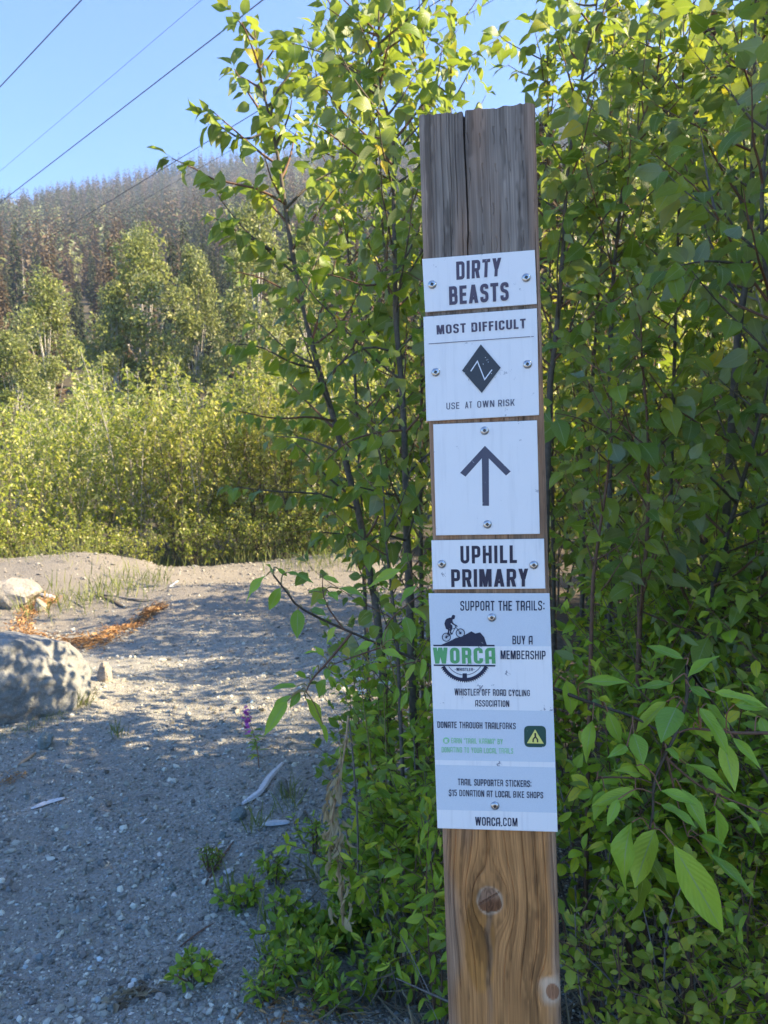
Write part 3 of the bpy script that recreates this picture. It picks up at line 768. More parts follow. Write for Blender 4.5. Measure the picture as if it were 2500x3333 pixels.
def sign(corners, label, mat, screws, draw):
    off = GAP + TH
    uv = np.array([face_uv(x, y, off) for x, y in corners])     # TL TR BR BL
    ctr = uv.mean(0)
    e = thing('trail_sign', label, 'sign', to_post(*uv[2:].mean(0), off), 'white sign plates on the post')
    inn = ctr + (uv - ctr) * .993
    v = [(a[0], -off + .0006, a[1]) for a in uv] + [(a[0], -off, a[1]) for a in inn] + [(a[0], -GAP, a[1]) for a in uv]
    f = [(7, 6, 5, 4)] + [(k, 4 + k, 4 + (k + 1) % 4, (k + 1) % 4) for k in range(4)] + [(8 + k, k, (k + 1) % 4, 8 + (k + 1) % 4) for k in range(4)] + [(8, 9, 10, 11)]
    me = bpy.data.meshes.new('plate'); me.from_pydata(v, [], f); me.materials.append(mat); me.update()
    plate = on_post('plate', me, e)
    pr = Print(off); draw(pr); pr.build(plate)
    for k, (x, y) in enumerate(screws):
        a = face_uv(x, y, off + .0012)
        m = M4 @ Matrix.Translation((a[0], -off, a[1])) @ Matrix.Rotation(.4 + k * 1.9 + x * .01, 4, 'Y')
        o = bpy.data.objects.new('screw', SCREW); COL.objects.link(o); o.parent = e
        m.translation = m.translation - Vector(e.location); o.matrix_basis = m
    return e
def Z1(x, y): return (1300 + x * .36166, 300 + y * .36166)
def Z2(x, y): return (1300 + x * .36166, 1000 + y * .36166)
def Z3(x, y): return (1350 + x * .30139, 1700 + y * .30139)
def Z4(x, y): return (1350 + x * .30139, 2250 + y * .30139)

def d1(p):
    p.text('DIRTY', Z1(514, 1690), Z1(908, 1655), Z1(510, 1526), Z1(918, 1490), I_fade, .185, .12)
    p.text('BEASTS', Z1(450, 1917), Z1(985, 1875), Z1(446, 1750), Z1(982, 1708), I_fade, .185, .12)
sign([(1374, 842.5), (1741, 813), (1748, 989), (1384, 1016)], 'small white plate with a two-line trail name, topmost on the post', M_plate,
     [Z1(295, 1730), Z1(1142, 1668)], d1)
def d2(p):
    p.text('MOST DIFFICULT', Z2(337, 246), Z2(1137, 190), Z2(333, 163), Z2(1136, 103), I_fade, .175, .13, .34)
    p.line([Z2(265, 331), Z2(1178, 265)], 1.9, I_fade); p.line([Z2(1186, 264.5), Z2(1210, 263)], 1.7, I_fade)
    p.part = 'diamond_symbol'
    p.poly([Z2(733, 335), Z2(912, 545), Z2(742, 772), Z2(565, 570)], I_char)
    p.line([Z2(643, 577), Z2(703, 487), Z2(768, 652), Z2(834, 563)], 3.4, I_wht)
    for a, b in ((772, 452), (797, 493), (752, 511), (826, 596), (585, 590)): p.line([Z2(a, b), Z2(a + 6, b + 3)], 2.0, I_wht)
    p.part = 'lettering'
    for w_, a, b in (('USE', 424, 540), ('AT', 592, 655), ('OWN', 702, 855), ('RISK', 890, 1038)):
        sl = lambda x: -(x - 424) * .057
        p.text(w_, Z2(a, 921 + sl(a)), Z2(b, 921 + sl(b)), Z2(a - 1, 861 + sl(a)), Z2(b - 1, 861 + sl(b)), I_thin, .125, .17)
sign([(1378, 1031), (1748, 1003), (1755, 1351), (1388, 1371)], 'white plate with a black diamond and difficulty wording', M_plate,
     [Z2(327, 585), Z2(1153, 513)], d2)
def d3(p):
    p.part = 'arrow_symbol'
    p.poly([Z2(770, 1247), Z2(1002, 1478), Z2(960, 1515), Z2(805, 1360), Z2(807, 1787), Z2(748, 1787), Z2(742, 1360), Z2(595, 1525), Z2(547, 1490)], I_arrow)
sign([(1410, 1381), (1748, 1368), (1757.5, 1738), (1419, 1743)], 'white square plate with an upward grey arrow', M_plate,
     [Z2(767, 1110), Z2(792, 1955)], d3)
def d4(p):
    p.text('UPHILL', Z3(495, 446), Z3(1104, 440), Z3(492, 256), Z3(1102, 248), I_dark, .175, .14)
    p.text('PRIMARY', Z3(396, 699), Z3(1226, 693), Z3(392, 508), Z3(1226, 500), I_dark, .175, .12)
sign([(1404, 1759), (1771, 1753.6), (1775.6, 1916), (1409, 1918.5)], 'small white plate with two lines of black capitals, directly below the arrow', M_plate2,
     [Z3(292, 452), Z3(1287, 462)], d4)
def d5(p):
    p.poly([(1396.5, 1934), (1787.8, 1934), Z3(1470, 1340), Z3(172, 1336)], I_band)
    p.poly([Z4(198, 192), Z4(1498, 213), Z4(1516, 767), Z4(219, 741)], I_band)
    p.poly([Z4(222, 793), Z4(1519, 823), Z4(1534, 1313), Z4(238, 1278)], I_band)
    T = lambda txt, Z, x0, x1, b0, b1, t0, t1, m=I_navy, st=.14, gp=.13, spc=.34: p.text(txt, Z(x0 + 1, b0), Z(x1 + 1, b1), Z(x0, t0), Z(x1, t1), m, st, gp, spc, True)
    T('SUPPORT THE TRAILS:', Z3, 492, 1400, 955, 952, 849, 846)
    T('BUY A', Z3, 1055, 1272, 1317, 1319, 1224, 1226)
    T('MEMBERSHIP', Z3, 927, 1412, 1477, 1481, 1383, 1387)
    T('WHISTLER OFF ROAD CYCLING', Z3, 430, 1243, 1868, 1878, 1793, 1810)
    T('ASSOCIATION', Z4, 653, 1020, 164, 168, 94, 98)
    T('DONATE THROUGH TRAILFORKS', Z4, 245, 1090, 393, 410, 324, 340)
    T('EARN "TRAIL KARMA" BY', Z4, 394, 950, 560, 571, 503, 513, I_lgreen, .13)
    T('DONATING TO YOUR LOCAL TRAILS', Z4, 291, 1062, 657, 674, 599, 615, I_lgreen, .13)
    T('TRAIL SUPPORTER STICKERS:', Z4, 466, 1258, 1013, 1034, 942, 962)
    T('$15 DONATION AT LOCAL BIKE SHOPS', Z4, 368, 1386, 1129, 1156, 1060, 1086)
    T('WORCA.COM', Z4, 653, 1109, 1447, 1460, 1354, 1369)
    circ = lambda cx, cy, r, n=28, a0=0, a1=2 * math.pi: [(cx + r * math.cos(a0 + (a1 - a0) * k / n), cy + r * math.sin(a0 + (a1 - a0) * k / n)) for k in range(n)]
    z3 = lambda pts: [Z3(*q) for q in pts]; z4 = lambda pts: [Z4(*q) for q in pts]
    p.part = 'emblem'
    p.poly(z3([(197, 1322), (862, 1323), (863, 1340), (205, 1338)]), I_navy)
    p.poly(z3([(285, 1323), (385, 1280), (440, 1250), (500, 1237), (545, 1214), (612, 1177), (655, 1201), (706, 1188), (750, 1240), (779, 1323)]), I_navy)
    p.text('WORCA', Z3(200, 1526), Z3(873, 1526), Z3(196, 1352), Z3(866, 1354), I_green, .19, .12, .3, True)
    p.poly(z3([(205, 1534), (873, 1540), (868, 1557), (207, 1550)]), I_navy)
    p.line(z3(circ(342, 1240, 44)), 2.4, I_navy, True); p.line(z3(circ(493, 1195, 45)), 2.6, I_navy, True)
    p.poly(z3(circ(493, 1195, 13, 12)), I_navy); p.poly(z3(circ(342, 1240, 11, 12)), I_navy)
    for cx, cy in ((342, 1240), (493, 1195)):
        for k in range(6):
            a = k * math.pi / 6 + .2; p.line(z3([(cx - 43 * math.cos(a), cy - 43 * math.sin(a)), (cx + 43 * math.cos(a), cy + 43 * math.sin(a))]), .45, I_navy)
    for q in ([(342, 1240), (402, 1206)], [(402, 1206), (441, 1130)], [(441, 1126), (493, 1195)], [(372, 1150), (402, 1206)], [(372, 1160), (443, 1142)], [(342, 1240), (366, 1168)], [(432, 1120), (466, 1124)]):
        p.line(z3(q), 1.9, I_navy)
    p.poly(z3([(402, 1008), (414, 998), (430, 1002), (439, 1014), (433, 1021), (434, 1034), (425, 1045), (412, 1047), (408, 1062), (412, 1080), (430, 1098), (459, 1113), (455, 1121), (430, 1113),
               (405, 1098), (396, 1086), (386, 1096), (406, 1112), (410, 1130), (400, 1160), (393, 1182), (398, 1195), (412, 1202), (412, 1209), (388, 1206), (380, 1192), (384, 1160), (379, 1142),
               (376, 1160), (373, 1190), (386, 1218), (370, 1224), (358, 1212), (358, 1160), (338, 1150), (328, 1122), (321, 1095), (330, 1060), (345, 1042), (375, 1030), (396, 1028)]), I_navy)
    cx, cy = 540, 1441
    a0, a1 = math.asin(116 / 262), math.pi - math.asin(116 / 262)
    p.line(z3([(cx + 258 * math.cos(a0 + (a1 - a0) * k / 40), cy + 258 * math.sin(a0 + (a1 - a0) * k / 40)) for k in range(41)]), 36 * .30139, I_navy)
    p.line(z3([(cx + 207 * math.cos(.59 + (math.pi - 1.18) * k / 40), cy + 207 * math.sin(.59 + (math.pi - 1.18) * k / 40)) for k in range(41)]), 6 * .30139, I_navy)
    for k in range(27):
        a = a0 + .03 + (a1 - a0 - .06) * k / 26
        p.poly(z3([(cx + r_ * math.cos(a + da), cy + r_ * math.sin(a + da)) for r_, da in ((273, -.026), (289, -.010), (289, .010), (273, .026))]), I_navy)
    p.poly(z3([(518, 1630), (563, 1630), (566, 1690), (514, 1690)]), I_navy)
    T('-WHISTLER-', Z3, 432, 646, 1605, 1606, 1571, 1572, I_navy, .15)
    p.part = 'round_badge'
    p.poly(z4(circ(340, 532, 35)), I_lgreen)
    p.text('K', Z4(324, 552), Z4(356, 552), Z4(324, 512), Z4(356, 512), I_wht, .2)
    p.part = 'square_badge'
    sq = rp([(1180, 372), (1416, 373), (1421, 605), (1185, 601)], 52, True, 8)
    p.poly(z4([tuple(a) for a in sq]), I_dgreen)
    p.poly(z4([(1300, 408), (1393, 563), (1211, 558)]), I_yellow)
    p.k = 0; p.line(z4([(1301, 447), (1302, 492)]), 5.6, I_top); p.line(z4([(1302, 487), (1279, 515), (1278, 546)]), 4.4, I_top); p.line(z4([(1302, 487), (1325, 515), (1326, 548)]), 4.4, I_top)
sign([(1395, 1932), (1789, 1932), (1815.7, 2708.7), (1424, 2696.7)], 'tall white notice plate with a green and black cycling emblem, lowest on the post', M_plate2,
     [Z3(833, 1030), Z4(867, 1240)], d5)
#@@VEG
# ------------------------------------------------------------------ leaves
def leaf_tpl(width, nst, peak, curl, fold, petiole, wave=0., ac=2.0):
    """leaf of length 1 along +Y, upper side +Z. Returns verts, quads, uv, material index"""
    ts = np.linspace(0, 1, nst) ** .9
    a = peak * ac; b = (1 - peak) * ac
    prof = lambda t_: np.maximum(t_, 1e-6) ** a * np.maximum(1 - t_, 0) ** b
    w = prof(ts); w = w / w.max() * width / 2; w[-1] = 0.004; w[0] = .006
    ang = np.linspace(.12, -curl, nst); ds = np.diff(ts, prepend=0)
    y = petiole + np.cumsum(ds * np.cos(ang)); z = np.cumsum(ds * np.sin(ang)) + petiole * .12
    v, uv = [], []
    for i in range(nst):
        wv = wave * math.sin(ts[i] * 9 + 1)
        up = fold * w[i]
        v += [(-w[i], y[i], z[i] + up + wv * w[i]), (0, y[i], z[i]), (w[i], y[i], z[i] + up - wv * w[i])]
        uv += [(0, ts[i]), (.5, ts[i]), (1, ts[i])]
    f = []
    for i in range(nst - 1):
        k = i * 3
        f += [(k, k + 1, k + 4, k + 3), (k + 1, k + 2, k + 5, k + 4)]
    mi = [0] * len(f)
    if petiole > 0:
        pth = np.array([(0, 0, 0), (0, petiole * .5, petiole * .13), (0, petiole + .02, petiole * .12)])
        tv, tf = tube(pth, [.011, .009, .009], 3)
        f += (tf + len(v)).tolist(); mi += [1] * len(tf); uv += [(.2, .2)] * len(tv); v += tv.tolist()
    return np.array(v), np.array(f), np.array(uv), mi
def kite(width, fold, curl):
    w = width / 2
    v = np.array([(0, 0, 0), (-w, .33, fold * w), (0, .42, -.02), (w, .33, fold * w), (-w * .55, .68, fold * w * .5 - curl * .35), (w * .55, .68, fold * w * .5 - curl * .35), (0, 1, -curl)])
    return v, np.array([(0, 2, 4, 1), (0, 3, 5, 2), (2, 5, 6, 4)]), np.array([(.5, 0), (0, .3), (.5, .4), (1, .3), (.2, .7), (.8, .7), (.5, 1)])
HANG = [leaf_tpl(.56, 8, .36, .75, .16, .32, .1), leaf_tpl(.60, 8, .33, 1.15, .10, .36, -.12), leaf_tpl(.50, 8, .38, .45, .25, .30, .15), leaf_tpl(.54, 8, .35, 1.5, .2, .34, .2)]
FLAT = [leaf_tpl(1., 10, .40, .35, .10, 0, .10), leaf_tpl(1., 10, .42, .15, .16, 0, -.08), leaf_tpl(1., 10, .38, .55, .13, 0, .14)]
OVAL = [leaf_tpl(.50, 6, .46, .4, .15, .10, .08, 1.4), leaf_tpl(.44, 6, .48, .2, .25, .10, -.1, 1.4), leaf_tpl(.56, 6, .47, .6, .1, .10, .1, 1.4)]
LANCE = [leaf_tpl(.30, 7, .44, .45, .2, .05, .06), leaf_tpl(.27, 7, .42, .8, .15, .05, -.06), leaf_tpl(.34, 7, .45, .25, .2, .05, .05)]
KITE = [kite(.55, .25, .18), kite(.5, .45, .3), kite(.62, .12, .08)]
DRY = [leaf_tpl(.34, 5, .45, .6, .7, .0, .3), leaf_tpl(.28, 5, .45, 1.1, .9, .0, -.3)]

_mc = {}
def leaf_mesh(kind, i, blade, stalk):
    key = (id(kind), i, blade.name, stalk.name)
    if key not in _mc:
        v, f, uv, mi = kind[i]
        _mc[key] = nmesh('leaf', v, f, [blade, stalk], uv=uv, midx=mi, smooth=True)
    return _mc[key]

def frames(dr, nr):
    dr = unit(dr); nr = unit(nr - (np.sum(nr * dr, -1, keepdims=True)) * dr)
    return np.cross(dr, nr), dr, nr
def joined(name, tpls, pos, dr, nr, ln, mat, rng, parent=None, off=None, rnd=None):
    """many leaves as one mesh (7-vertex kites or any template without stalk)"""
    s, d, n = frames(dr, nr); N = len(pos)
    M3 = np.stack([s, d, n], -1) * np.asarray(ln)[:, None, None]
    which = rng.integers(0, len(tpls), N)
    rnd = rng.random(N) if rnd is None else rnd
    V, Fq, U, R_, k0 = [], [], [], [], 0
    for k, tp in enumerate(tpls):
        v, f, uv = tp[0], tp[1], tp[2]; ix = np.where(which == k)[0]
        if not len(ix): continue
        vv = np.einsum('nij,vj->nvi', M3[ix], v) + pos[ix][:, None]
        V.append(vv.reshape(-1, 3)); Fq.append((f[None] + (np.arange(len(ix)) * len(v))[:, None, None]).reshape(-1, 4) + k0)
        U.append(np.tile(uv, (len(ix), 1))); R_.append(np.repeat(rnd[ix], len(v))); k0 += len(ix) * len(v)
    V = np.vstack(V)
    if off is not None: V = V - off
    me = nmesh(name, V, np.vstack(Fq), mat, uv=np.vstack(U), rnd=np.concatenate(R_))
    if parent == 'mesh': return me
    o = obj(name, me, parent); o['kind'] = 'stuff'
    return o

def project(p):
    q = p - CAM; d = q @ _f
    return W / 2 + F * (q @ CR) / d, H / 2 - F * (q @ CU) / d, d

def put_leaf(parent, me, pos, s, d, n, L, wf=1.0, name='leaf'):
    o = bpy.data.objects.new(name, me); COL.objects.link(o); o.parent = parent
    b = np.array(parent.location)
    m = np.eye(4); m[:3, 0] = s * L * wf; m[:3, 1] = d * L; m[:3, 2] = n * L; m[:3, 3] = pos - b
    o.matrix_basis = Matrix(m.tolist())
    return o

def branch_path(rng, p0, tan, rad, ang, ln, rise, n=6):
    d = unit(tan * math.cos(ang) + rad * math.sin(ang)); pts = [p0]; p = p0.copy()
    for k in range(n - 1):
        d = unit(d + np.array([0, 0, rise]) / n + rng.normal(size=3) * .07); p = p + d * ln / (n - 1); pts.append(p)
    return np.array(pts)

def leaves_on(rng, path, L, spacing, start, lev=.2):
    """alternate leaves along a twig, hanging outward"""
    seg = np.hypot(*np.diff(path[:, :2], axis=0).T) if False else np.linalg.norm(np.diff(path, axis=0), axis=1)
    tot = seg.sum(); cum = np.concatenate([[0], np.cumsum(seg)])
    out = []; s = tot * start; k = rng.integers(0, 2)
    up = np.array([0, 0, 1.])
    while s < tot:
        i = min(np.searchsorted(cum, s) - 1, len(seg) - 1); i = max(i, 0); u = (s - cum[i]) / seg[i]
        p = path[i] * (1 - u) + path[i + 1] * u; t_ = unit(path[i + 1] - path[i])
        side = unit(np.cross(t_, up) + 1e-6) * (1 if k % 2 else -1)
        d = unit(t_ * rng.uniform(.15, .9) + side * rng.uniform(.5, 1.) + up * rng.normal(-.6, .34))
        n = unit(up * .8 + rng.normal(size=3) * .45 + np.array([.25, -.1, 0]))
        out.append((p, d, n, L * rng.uniform(.48, 1.2))); s += spacing * rng.uniform(.6, 1.4); k += 1
    t_ = unit(path[-1] - path[-2])
    for _ in range(3):
        out.append((path[-1], unit(t_ + rng.normal(size=3) * .55), unit(up + rng.normal(size=3) * .5), L * rng.uniform(.5, .95)))
    return out

def grow(rng, path, nb, blen, ang, t0, L, spacing, rise=.35, extra=(), tipleaf=True, bstart=.2):
    path = np.asarray(path, float); n = len(path); up = np.array([0, 0, 1.])
    brs, lv = [], []
    a0 = rng.random() * 6.28
    for i in range(nb):
        t_ = t0 + (1 - t0) * (i + rng.random() * .8) / nb * .97
        x = t_ * (n - 1); k = min(int(x), n - 2); p = path[k] * (1 - x + k) + path[k + 1] * (x - k); tan = unit(path[k + 1] - path[k])
        az = a0 + i * 2.4 + rng.normal() * .3; r = np.array([math.cos(az), math.sin(az), 0]); r = unit(r - tan * (r @ tan))
        ln = blen * (1 - .65 * (t_ - t0) / (1 - t0)) * rng.uniform(.6, 1.25)
        b = branch_path(rng, p, tan, r, ang + rng.normal() * .15, ln, rise); brs.append(b)
        lv += leaves_on(rng, b, L, spacing, bstart)
    for b in extra:
        brs.append(np.asarray(b)); lv += leaves_on(rng, np.asarray(b), L, spacing, .12)
    if tipleaf:
        lv += leaves_on(rng, path[int(n * .6):], L, spacing * 1.2, .1)
    return brs, lv

def plant(name, label, cat, group, path, r0, rng, nb=14, blen=.6, ang=.9, t0=.15, L=.10, spacing=.04, kind=None, blade=None, stalk=None, bark=None, extra=(),
          far=None, cap=290, taper=.15, rise=.35, wf=(.85, 1.15), bstart=.2, tipleaf=True):
    """woody plant: stem, branches and single leaves; what is past the cap is one foliage mesh"""
    kind = kind or HANG; blade = blade or M_leaf_o; stalk = stalk or M_stalk; bark = bark or M_bark; far = far or M_leaf_a
    path = spline(path, 26); base = path[0].copy()
    e = thing(name, label, cat, base, group)
    brs, lv = grow(rng, path, nb, blen, ang, t0, L, spacing, rise, extra, tipleaf, bstart)
    m = MB(); m.add(*tube(path, np.linspace(r0, r0 * taper, len(path)), 7)); obj('stem', m.mesh('stem', bark, base, True), e)
    for b in brs:
        bp = spline(b, 9); m = MB(); m.add(*tube(bp, np.linspace(r0 * .34, r0 * .10, 9), 5)); obj('branch', m.mesh('branch', bark if rng.random() < .5 else M_twig, base, True), e)
    pos = np.array([l[0] for l in lv]); dr = np.array([l[1] for l in lv]); nr = np.array([l[2] for l in lv]); ln = np.array([l[3] for l in lv])
    x, y, d = project(pos)
    score = np.where((d > .2) & (x > -60) & (x < W + 60) & (y > -60) & (y < H + 60), ln / np.maximum(d, .2), 0)
    order = np.argsort(-score); single = order[:cap]; single = single[score[single] > 0]
    S, Dd, N = frames(dr, nr)
    for i in single:
        put_leaf(e, leaf_mesh(kind, int(rng.integers(0, len(kind))), blade, stalk), pos[i], S[i], Dd[i], N[i], ln[i], rng.uniform(*wf))
    rest = np.setdiff1d(np.arange(len(lv)), single)
    if len(rest) > 3:
        joined('foliage', KITE, pos[rest] + Dd[rest] * ln[rest][:, None] * .25, dr[rest] + np.array([0, 0, -.5]), nr[rest], ln[rest], far, rng, e, base)
    return e

def pxpath(pts, D):
    D = np.broadcast_to(np.asarray(D, float), (len(pts),))
    return np.array([P(a, b, d) for (a, b), d in zip(pts, D)])
def rooted(pts):
    """continue a stem down to the ground from its lowest seen point"""
    pts = np.asarray(pts); d = pts[0] - pts[1]; d = d / max(1e-3, -d[2]) if d[2] < 0 else np.array([0, 0, -1.])
    d = np.array([d[0] * .5, d[1] * .5, -1.]); p = pts[0] + d * (pts[0][2] - 0)
    p[2] = float(ground_z(p[0], p[1])) - .02
    return np.vstack([p, pts])

rv = np.random.default_rng(77)
COT = 'slender cottonwood saplings around the post'
# two saplings left of the post
D = 3.3
ex = [pxpath(q, np.linspace(3.3, dd, len(q))) for q, dd in (
    ([(925, 660), (830, 612), (700, 585), (640, 552), (560, 515)], 3.15), ([(955, 850), (860, 800), (760, 745), (690, 705)], 3.0), ([(885, 420), (800, 452), (730, 420), (680, 378)], 3.2),
    ([(1000, 1020), (950, 960), (850, 905), (770, 885)], 3.4), ([(1090, 1370), (1005, 1357), (900, 1362), (778, 1338)], 2.9), ([(1165, 1660), (1050, 1610), (900, 1600), (770, 1585)], 3.0),
    ([(1180, 1740), (1110, 1738), (1040, 1730)], 3.1), ([(1040, 1200), (950, 1180), (850, 1130), (760, 1120)], 3.1), ([(1120, 1480), (1000, 1430), (900, 1420)], 3.5),
    ([(880, 380), (900, 300), (960, 210), (930, 150)], 3.3), ([(1015, 1130), (1110, 1050), (1180, 930)], 3.2), ([(930, 680), (1010, 600), (1080, 560)], 3.4))]
plant('cottonwood_sapling', 'cottonwood sapling left of the post leaning toward the open sky', 'sapling', COT,
      rooted(pxpath([(1227, 2000), (1212, 1916), (1169, 1675), (1082, 1347), (1019, 1135), (956, 846), (928, 667), (901, 488), (874, 369), (845, 230), (825, 60)], D)), .019, rv,
      nb=24, blen=.5, L=.092, spacing=.025, t0=.2, extra=ex)
D = 3.0
ex = [pxpath(q, np.linspace(3.0, dd, len(q))) for q, dd in (
    ([(1240, 290), (1170, 245), (1070, 180), (950, 140)], 2.9), ([(1281, 600), (1180, 520), (1080, 440), (1020, 400)], 2.8), ([(1287, 900), (1200, 930), (1100, 900), (1000, 880)], 2.8),
    ([(1236, 140), (1330, 60), (1400, -20)], 3.0), ([(1281, 460), (1360, 360), (1420, 260), (1440, 150)], 3.1), ([(1300, 1150), (1200, 1130), (1110, 1180), (1060, 1240)], 2.8),
    ([(1313, 1400), (1220, 1410), (1130, 1440), (1060, 1500)], 2.8), ([(1320, 1620), (1230, 1600), (1150, 1580)], 2.7), ([(1232, 110), (1150, 30), (1090, -30)], 3.0), ([(1323, 1760), (1240, 1740), (1180, 1790)], 2.7))]
plant('cottonwood_sapling', 'straight dark-stemmed cottonwood sapling just left of the post', 'sapling', COT,
      rooted(pxpath([(1330, 1900), (1323, 1723), (1313, 1337), (1289, 1048), (1287, 922), (1281, 651), (1281, 461), (1238, 271), (1232, 108), (1240, -150)], D)), .016, rv,
      nb=34, blen=.55, L=.092, spacing=.025, t0=.16, extra=ex)
# saplings right of the post
D = 2.9
plant('cottonwood_sapling', 'pale-stemmed cottonwood sapling close behind the right edge of the post', 'sapling', COT,
      rooted(pxpath([(1785, 1400), (1800, 1175), (1814, 1044), (1834, 795), (1849, 547), (1899, 224), (1939, 40), (1955, -160)], D)), .014, rv,
      nb=30, blen=.55, L=.095, spacing=.030, t0=.2)
plant('cottonwood_sapling', 'thin cottonwood sapling forking beside the pale-stemmed one', 'sapling', COT,
      rooted(pxpath([(1985, 1300), (1990, 1050), (1998, 885), (2010, 760), (2038, 537), (2098, 373), (2132, 273), (2160, 120)], 3.0)), .011, rv,
      nb=28, blen=.55, L=.094, spacing=.030, t0=.25)
plant('cottonwood_sapling', 'tall cottonwood sapling with a bare sunlit stem at the edge of the thicket', 'sapling', COT,
      rooted(pxpath([(2390, 1250), (2430, 900), (2446, 646), (2455, 350), (2460, 25), (2470, -200)], 2.6)), .015, rv,
      nb=28, blen=.55, L=.098, spacing=.030, t0=.25)
b6 = [pxpath([(2500, 980), (2430, 880), (2297, 646), (2137, 507)], [2.1, 2.1, 2.05, 2.0]), pxpath([(2330, 700), (2300, 560), (2280, 430)], [2.1, 2.2, 2.3]), pxpath([(2420, 860), (2300, 850), (2180, 870)], [2.1, 1.95, 1.9])]
plant('cottonwood_sapling', 'cottonwood sapling leaning out from the right with one long rising branch', 'sapling', COT,
      rooted(pxpath([(2640, 1700), (2590, 1300), (2510, 985), (2480, 700), (2500, 400), (2530, 100)], 2.1)), .013, rv,
      nb=18, blen=.45, L=.088, spacing=.032, t0=.2, extra=b6)
plant('cottonwood_sapling', 'thick-stemmed cottonwood sapling leaning right over the bright shrubs', 'sapling', COT,
      rooted(pxpath([(2262, 2150), (2282, 2070), (2336, 1846), (2416, 1572), (2495, 1274), (2560, 900)], 2.4)), .015, rv,
      nb=20, blen=.55, L=.09, spacing=.032, t0=.18,
      extra=[pxpath([(2440, 1480), (2380, 1440), (2260, 1370), (2150, 1290)], [2.4, 2.3, 2.2, 2.1]), pxpath([(2400, 1640), (2300, 1540), (2230, 1450)], [2.4, 2.2, 2.1])])
plant('cottonwood_sapling', 'young cottonwood with a reddish stem standing between post and thick stem', 'sapling', COT,
      rooted(pxpath([(2080, 2100), (2088, 1970), (2108, 1697), (2108, 1398), (2090, 1150), (2085, 950)], 2.2)), .009, rv,
      nb=20, blen=.45, L=.084, spacing=.032, t0=.12, bark=M_twig,
      extra=[pxpath([(2108, 1475), (2040, 1440), (1960, 1400), (1880, 1360), (1790, 1342)], [2.2, 2.1, 2.0, 1.95, 1.9])])
plant('cottonwood_sapling', 'short cottonwood shoot nearest the lower signs on the thicket side', 'sapling', COT,
      rooted(pxpath([(1925, 2050), (1939, 1821), (1978, 1547), (1990, 1330), (1985, 1150)], 2.1)), .007, rv,
      nb=15, blen=.38, L=.075, spacing=.036, t0=.1, bark=M_twig)
plant('cottonwood_sapling', 'leafy cottonwood shoot filling the gap between the two left saplings', 'sapling', COT,
      rooted(pxpath([(1300, 2250), (1290, 2050), (1260, 1800), (1240, 1500), (1200, 1250)], 2.6)), .008, rv,
      nb=15, blen=.42, L=.078, spacing=.038, t0=.15)

CB = 'leafy cottonwood sapling crowding the gaps behind the post'
for x0, x1, D, top_y in [(1180, 1090, 4.2, -120), (1330, 1180, 3.9, 120), (1370, 1380, 4.0, -150), (1260, 1010, 4.6, 260), (1800, 1780, 3.9, 150), (1900, 2010, 3.6, -150), (2180, 2230, 3.4, -120), (2300, 2360, 3.8, -200), (2050, 2110, 4.2, 60), (2480, 2400, 3.3, 150), (1450, 1470, 4.4, -60)]:
    plant('cottonwood_sapling', CB, 'sapling', 'cottonwood saplings crowding behind the post',
          rooted(pxpath([(x0, 1750), (x0 * .8 + x1 * .2, 1350), (x0 * .5 + x1 * .5, 850), (x0 * .2 + x1 * .8, 350), (x1, top_y)], D)), .013, rv, nb=36, blen=.62, L=.098, spacing=.030, t0=.14, cap=280)

# ------------------------------------------------------------------ drooping branches in front: every leaf placed from the photograph
def near_branch(name, label, stems, leaves, D, z, blade, stalk, width, root, seed, rs=.0035):
    r = np.random.default_rng(seed)
    base = np.array(root, float)
    e = thing(name, label, 'branch', base)
    nodes = []
    for k, (pts, dd, w0) in enumerate(stems):
        p = spline(pxpath(pts, dd), 16); nodes.append(p)
        if k == 0: p = np.vstack([spline(np.vstack([base, base * .4 + p[0] * .6 + np.array([0, 0, .12]), p[0]]), 8)[:-1], p])
        m = MB(); m.add(*tube(p, np.linspace(rs * w0, rs * w0 * .45, len(p)), 6)); obj('stem' if k == 0 else 'side_shoot', m.mesh('stem', M_barkd if w0 > .8 else M_twig, base, True), e)
    nodes = np.vstack(nodes)
    for lf in leaves:
        (x0, y0), (x1, y1) = z(*lf[:2]), z(*lf[2:4]); wf = lf[4] if len(lf) > 4 else width
        a = P(x0, y0, D + r.normal() * .02); ja = nodes[np.argmin(np.linalg.norm(nodes - a, axis=1))]
        a = P(x0, y0, .5 * (ja[1] + D + r.normal() * .04))
        b = P(x1, y1, a[1] + r.uniform(-.045, .02))
        L = np.linalg.norm(b - a); d = (b - a) / L
        tocam = unit(CAM - a); n = unit(tocam * .62 + np.array([.12, 0, .62]) + r.normal(size=3) * .25)
        s, dd_, nn = [q[0] for q in frames(d[None], n[None])]
        bl = blade if len(lf) < 6 else lf[5]
        o = put_leaf(e, leaf_mesh(FLAT, int(r.integers(0, 3)), bl, stalk), a, s, dd_, nn, L * 1.06, wf * .88)
        mid = (a + ja) / 2 + np.array([0, 0, .006]) - d * .004
        m = MB(); m.add(*tube(spline([ja, mid, a], 7), .0009 * D / .95 * .95, 5))
        q = obj('leaf_stalk', m.mesh('leaf_stalk', stalk, base, True), e)
    return e
z4_ = lambda x, y: (1700 + x * .5575, 2100 + y * .5575)
z7_ = lambda x, y: (750 + x * .4522, 1800 + y * .4522)
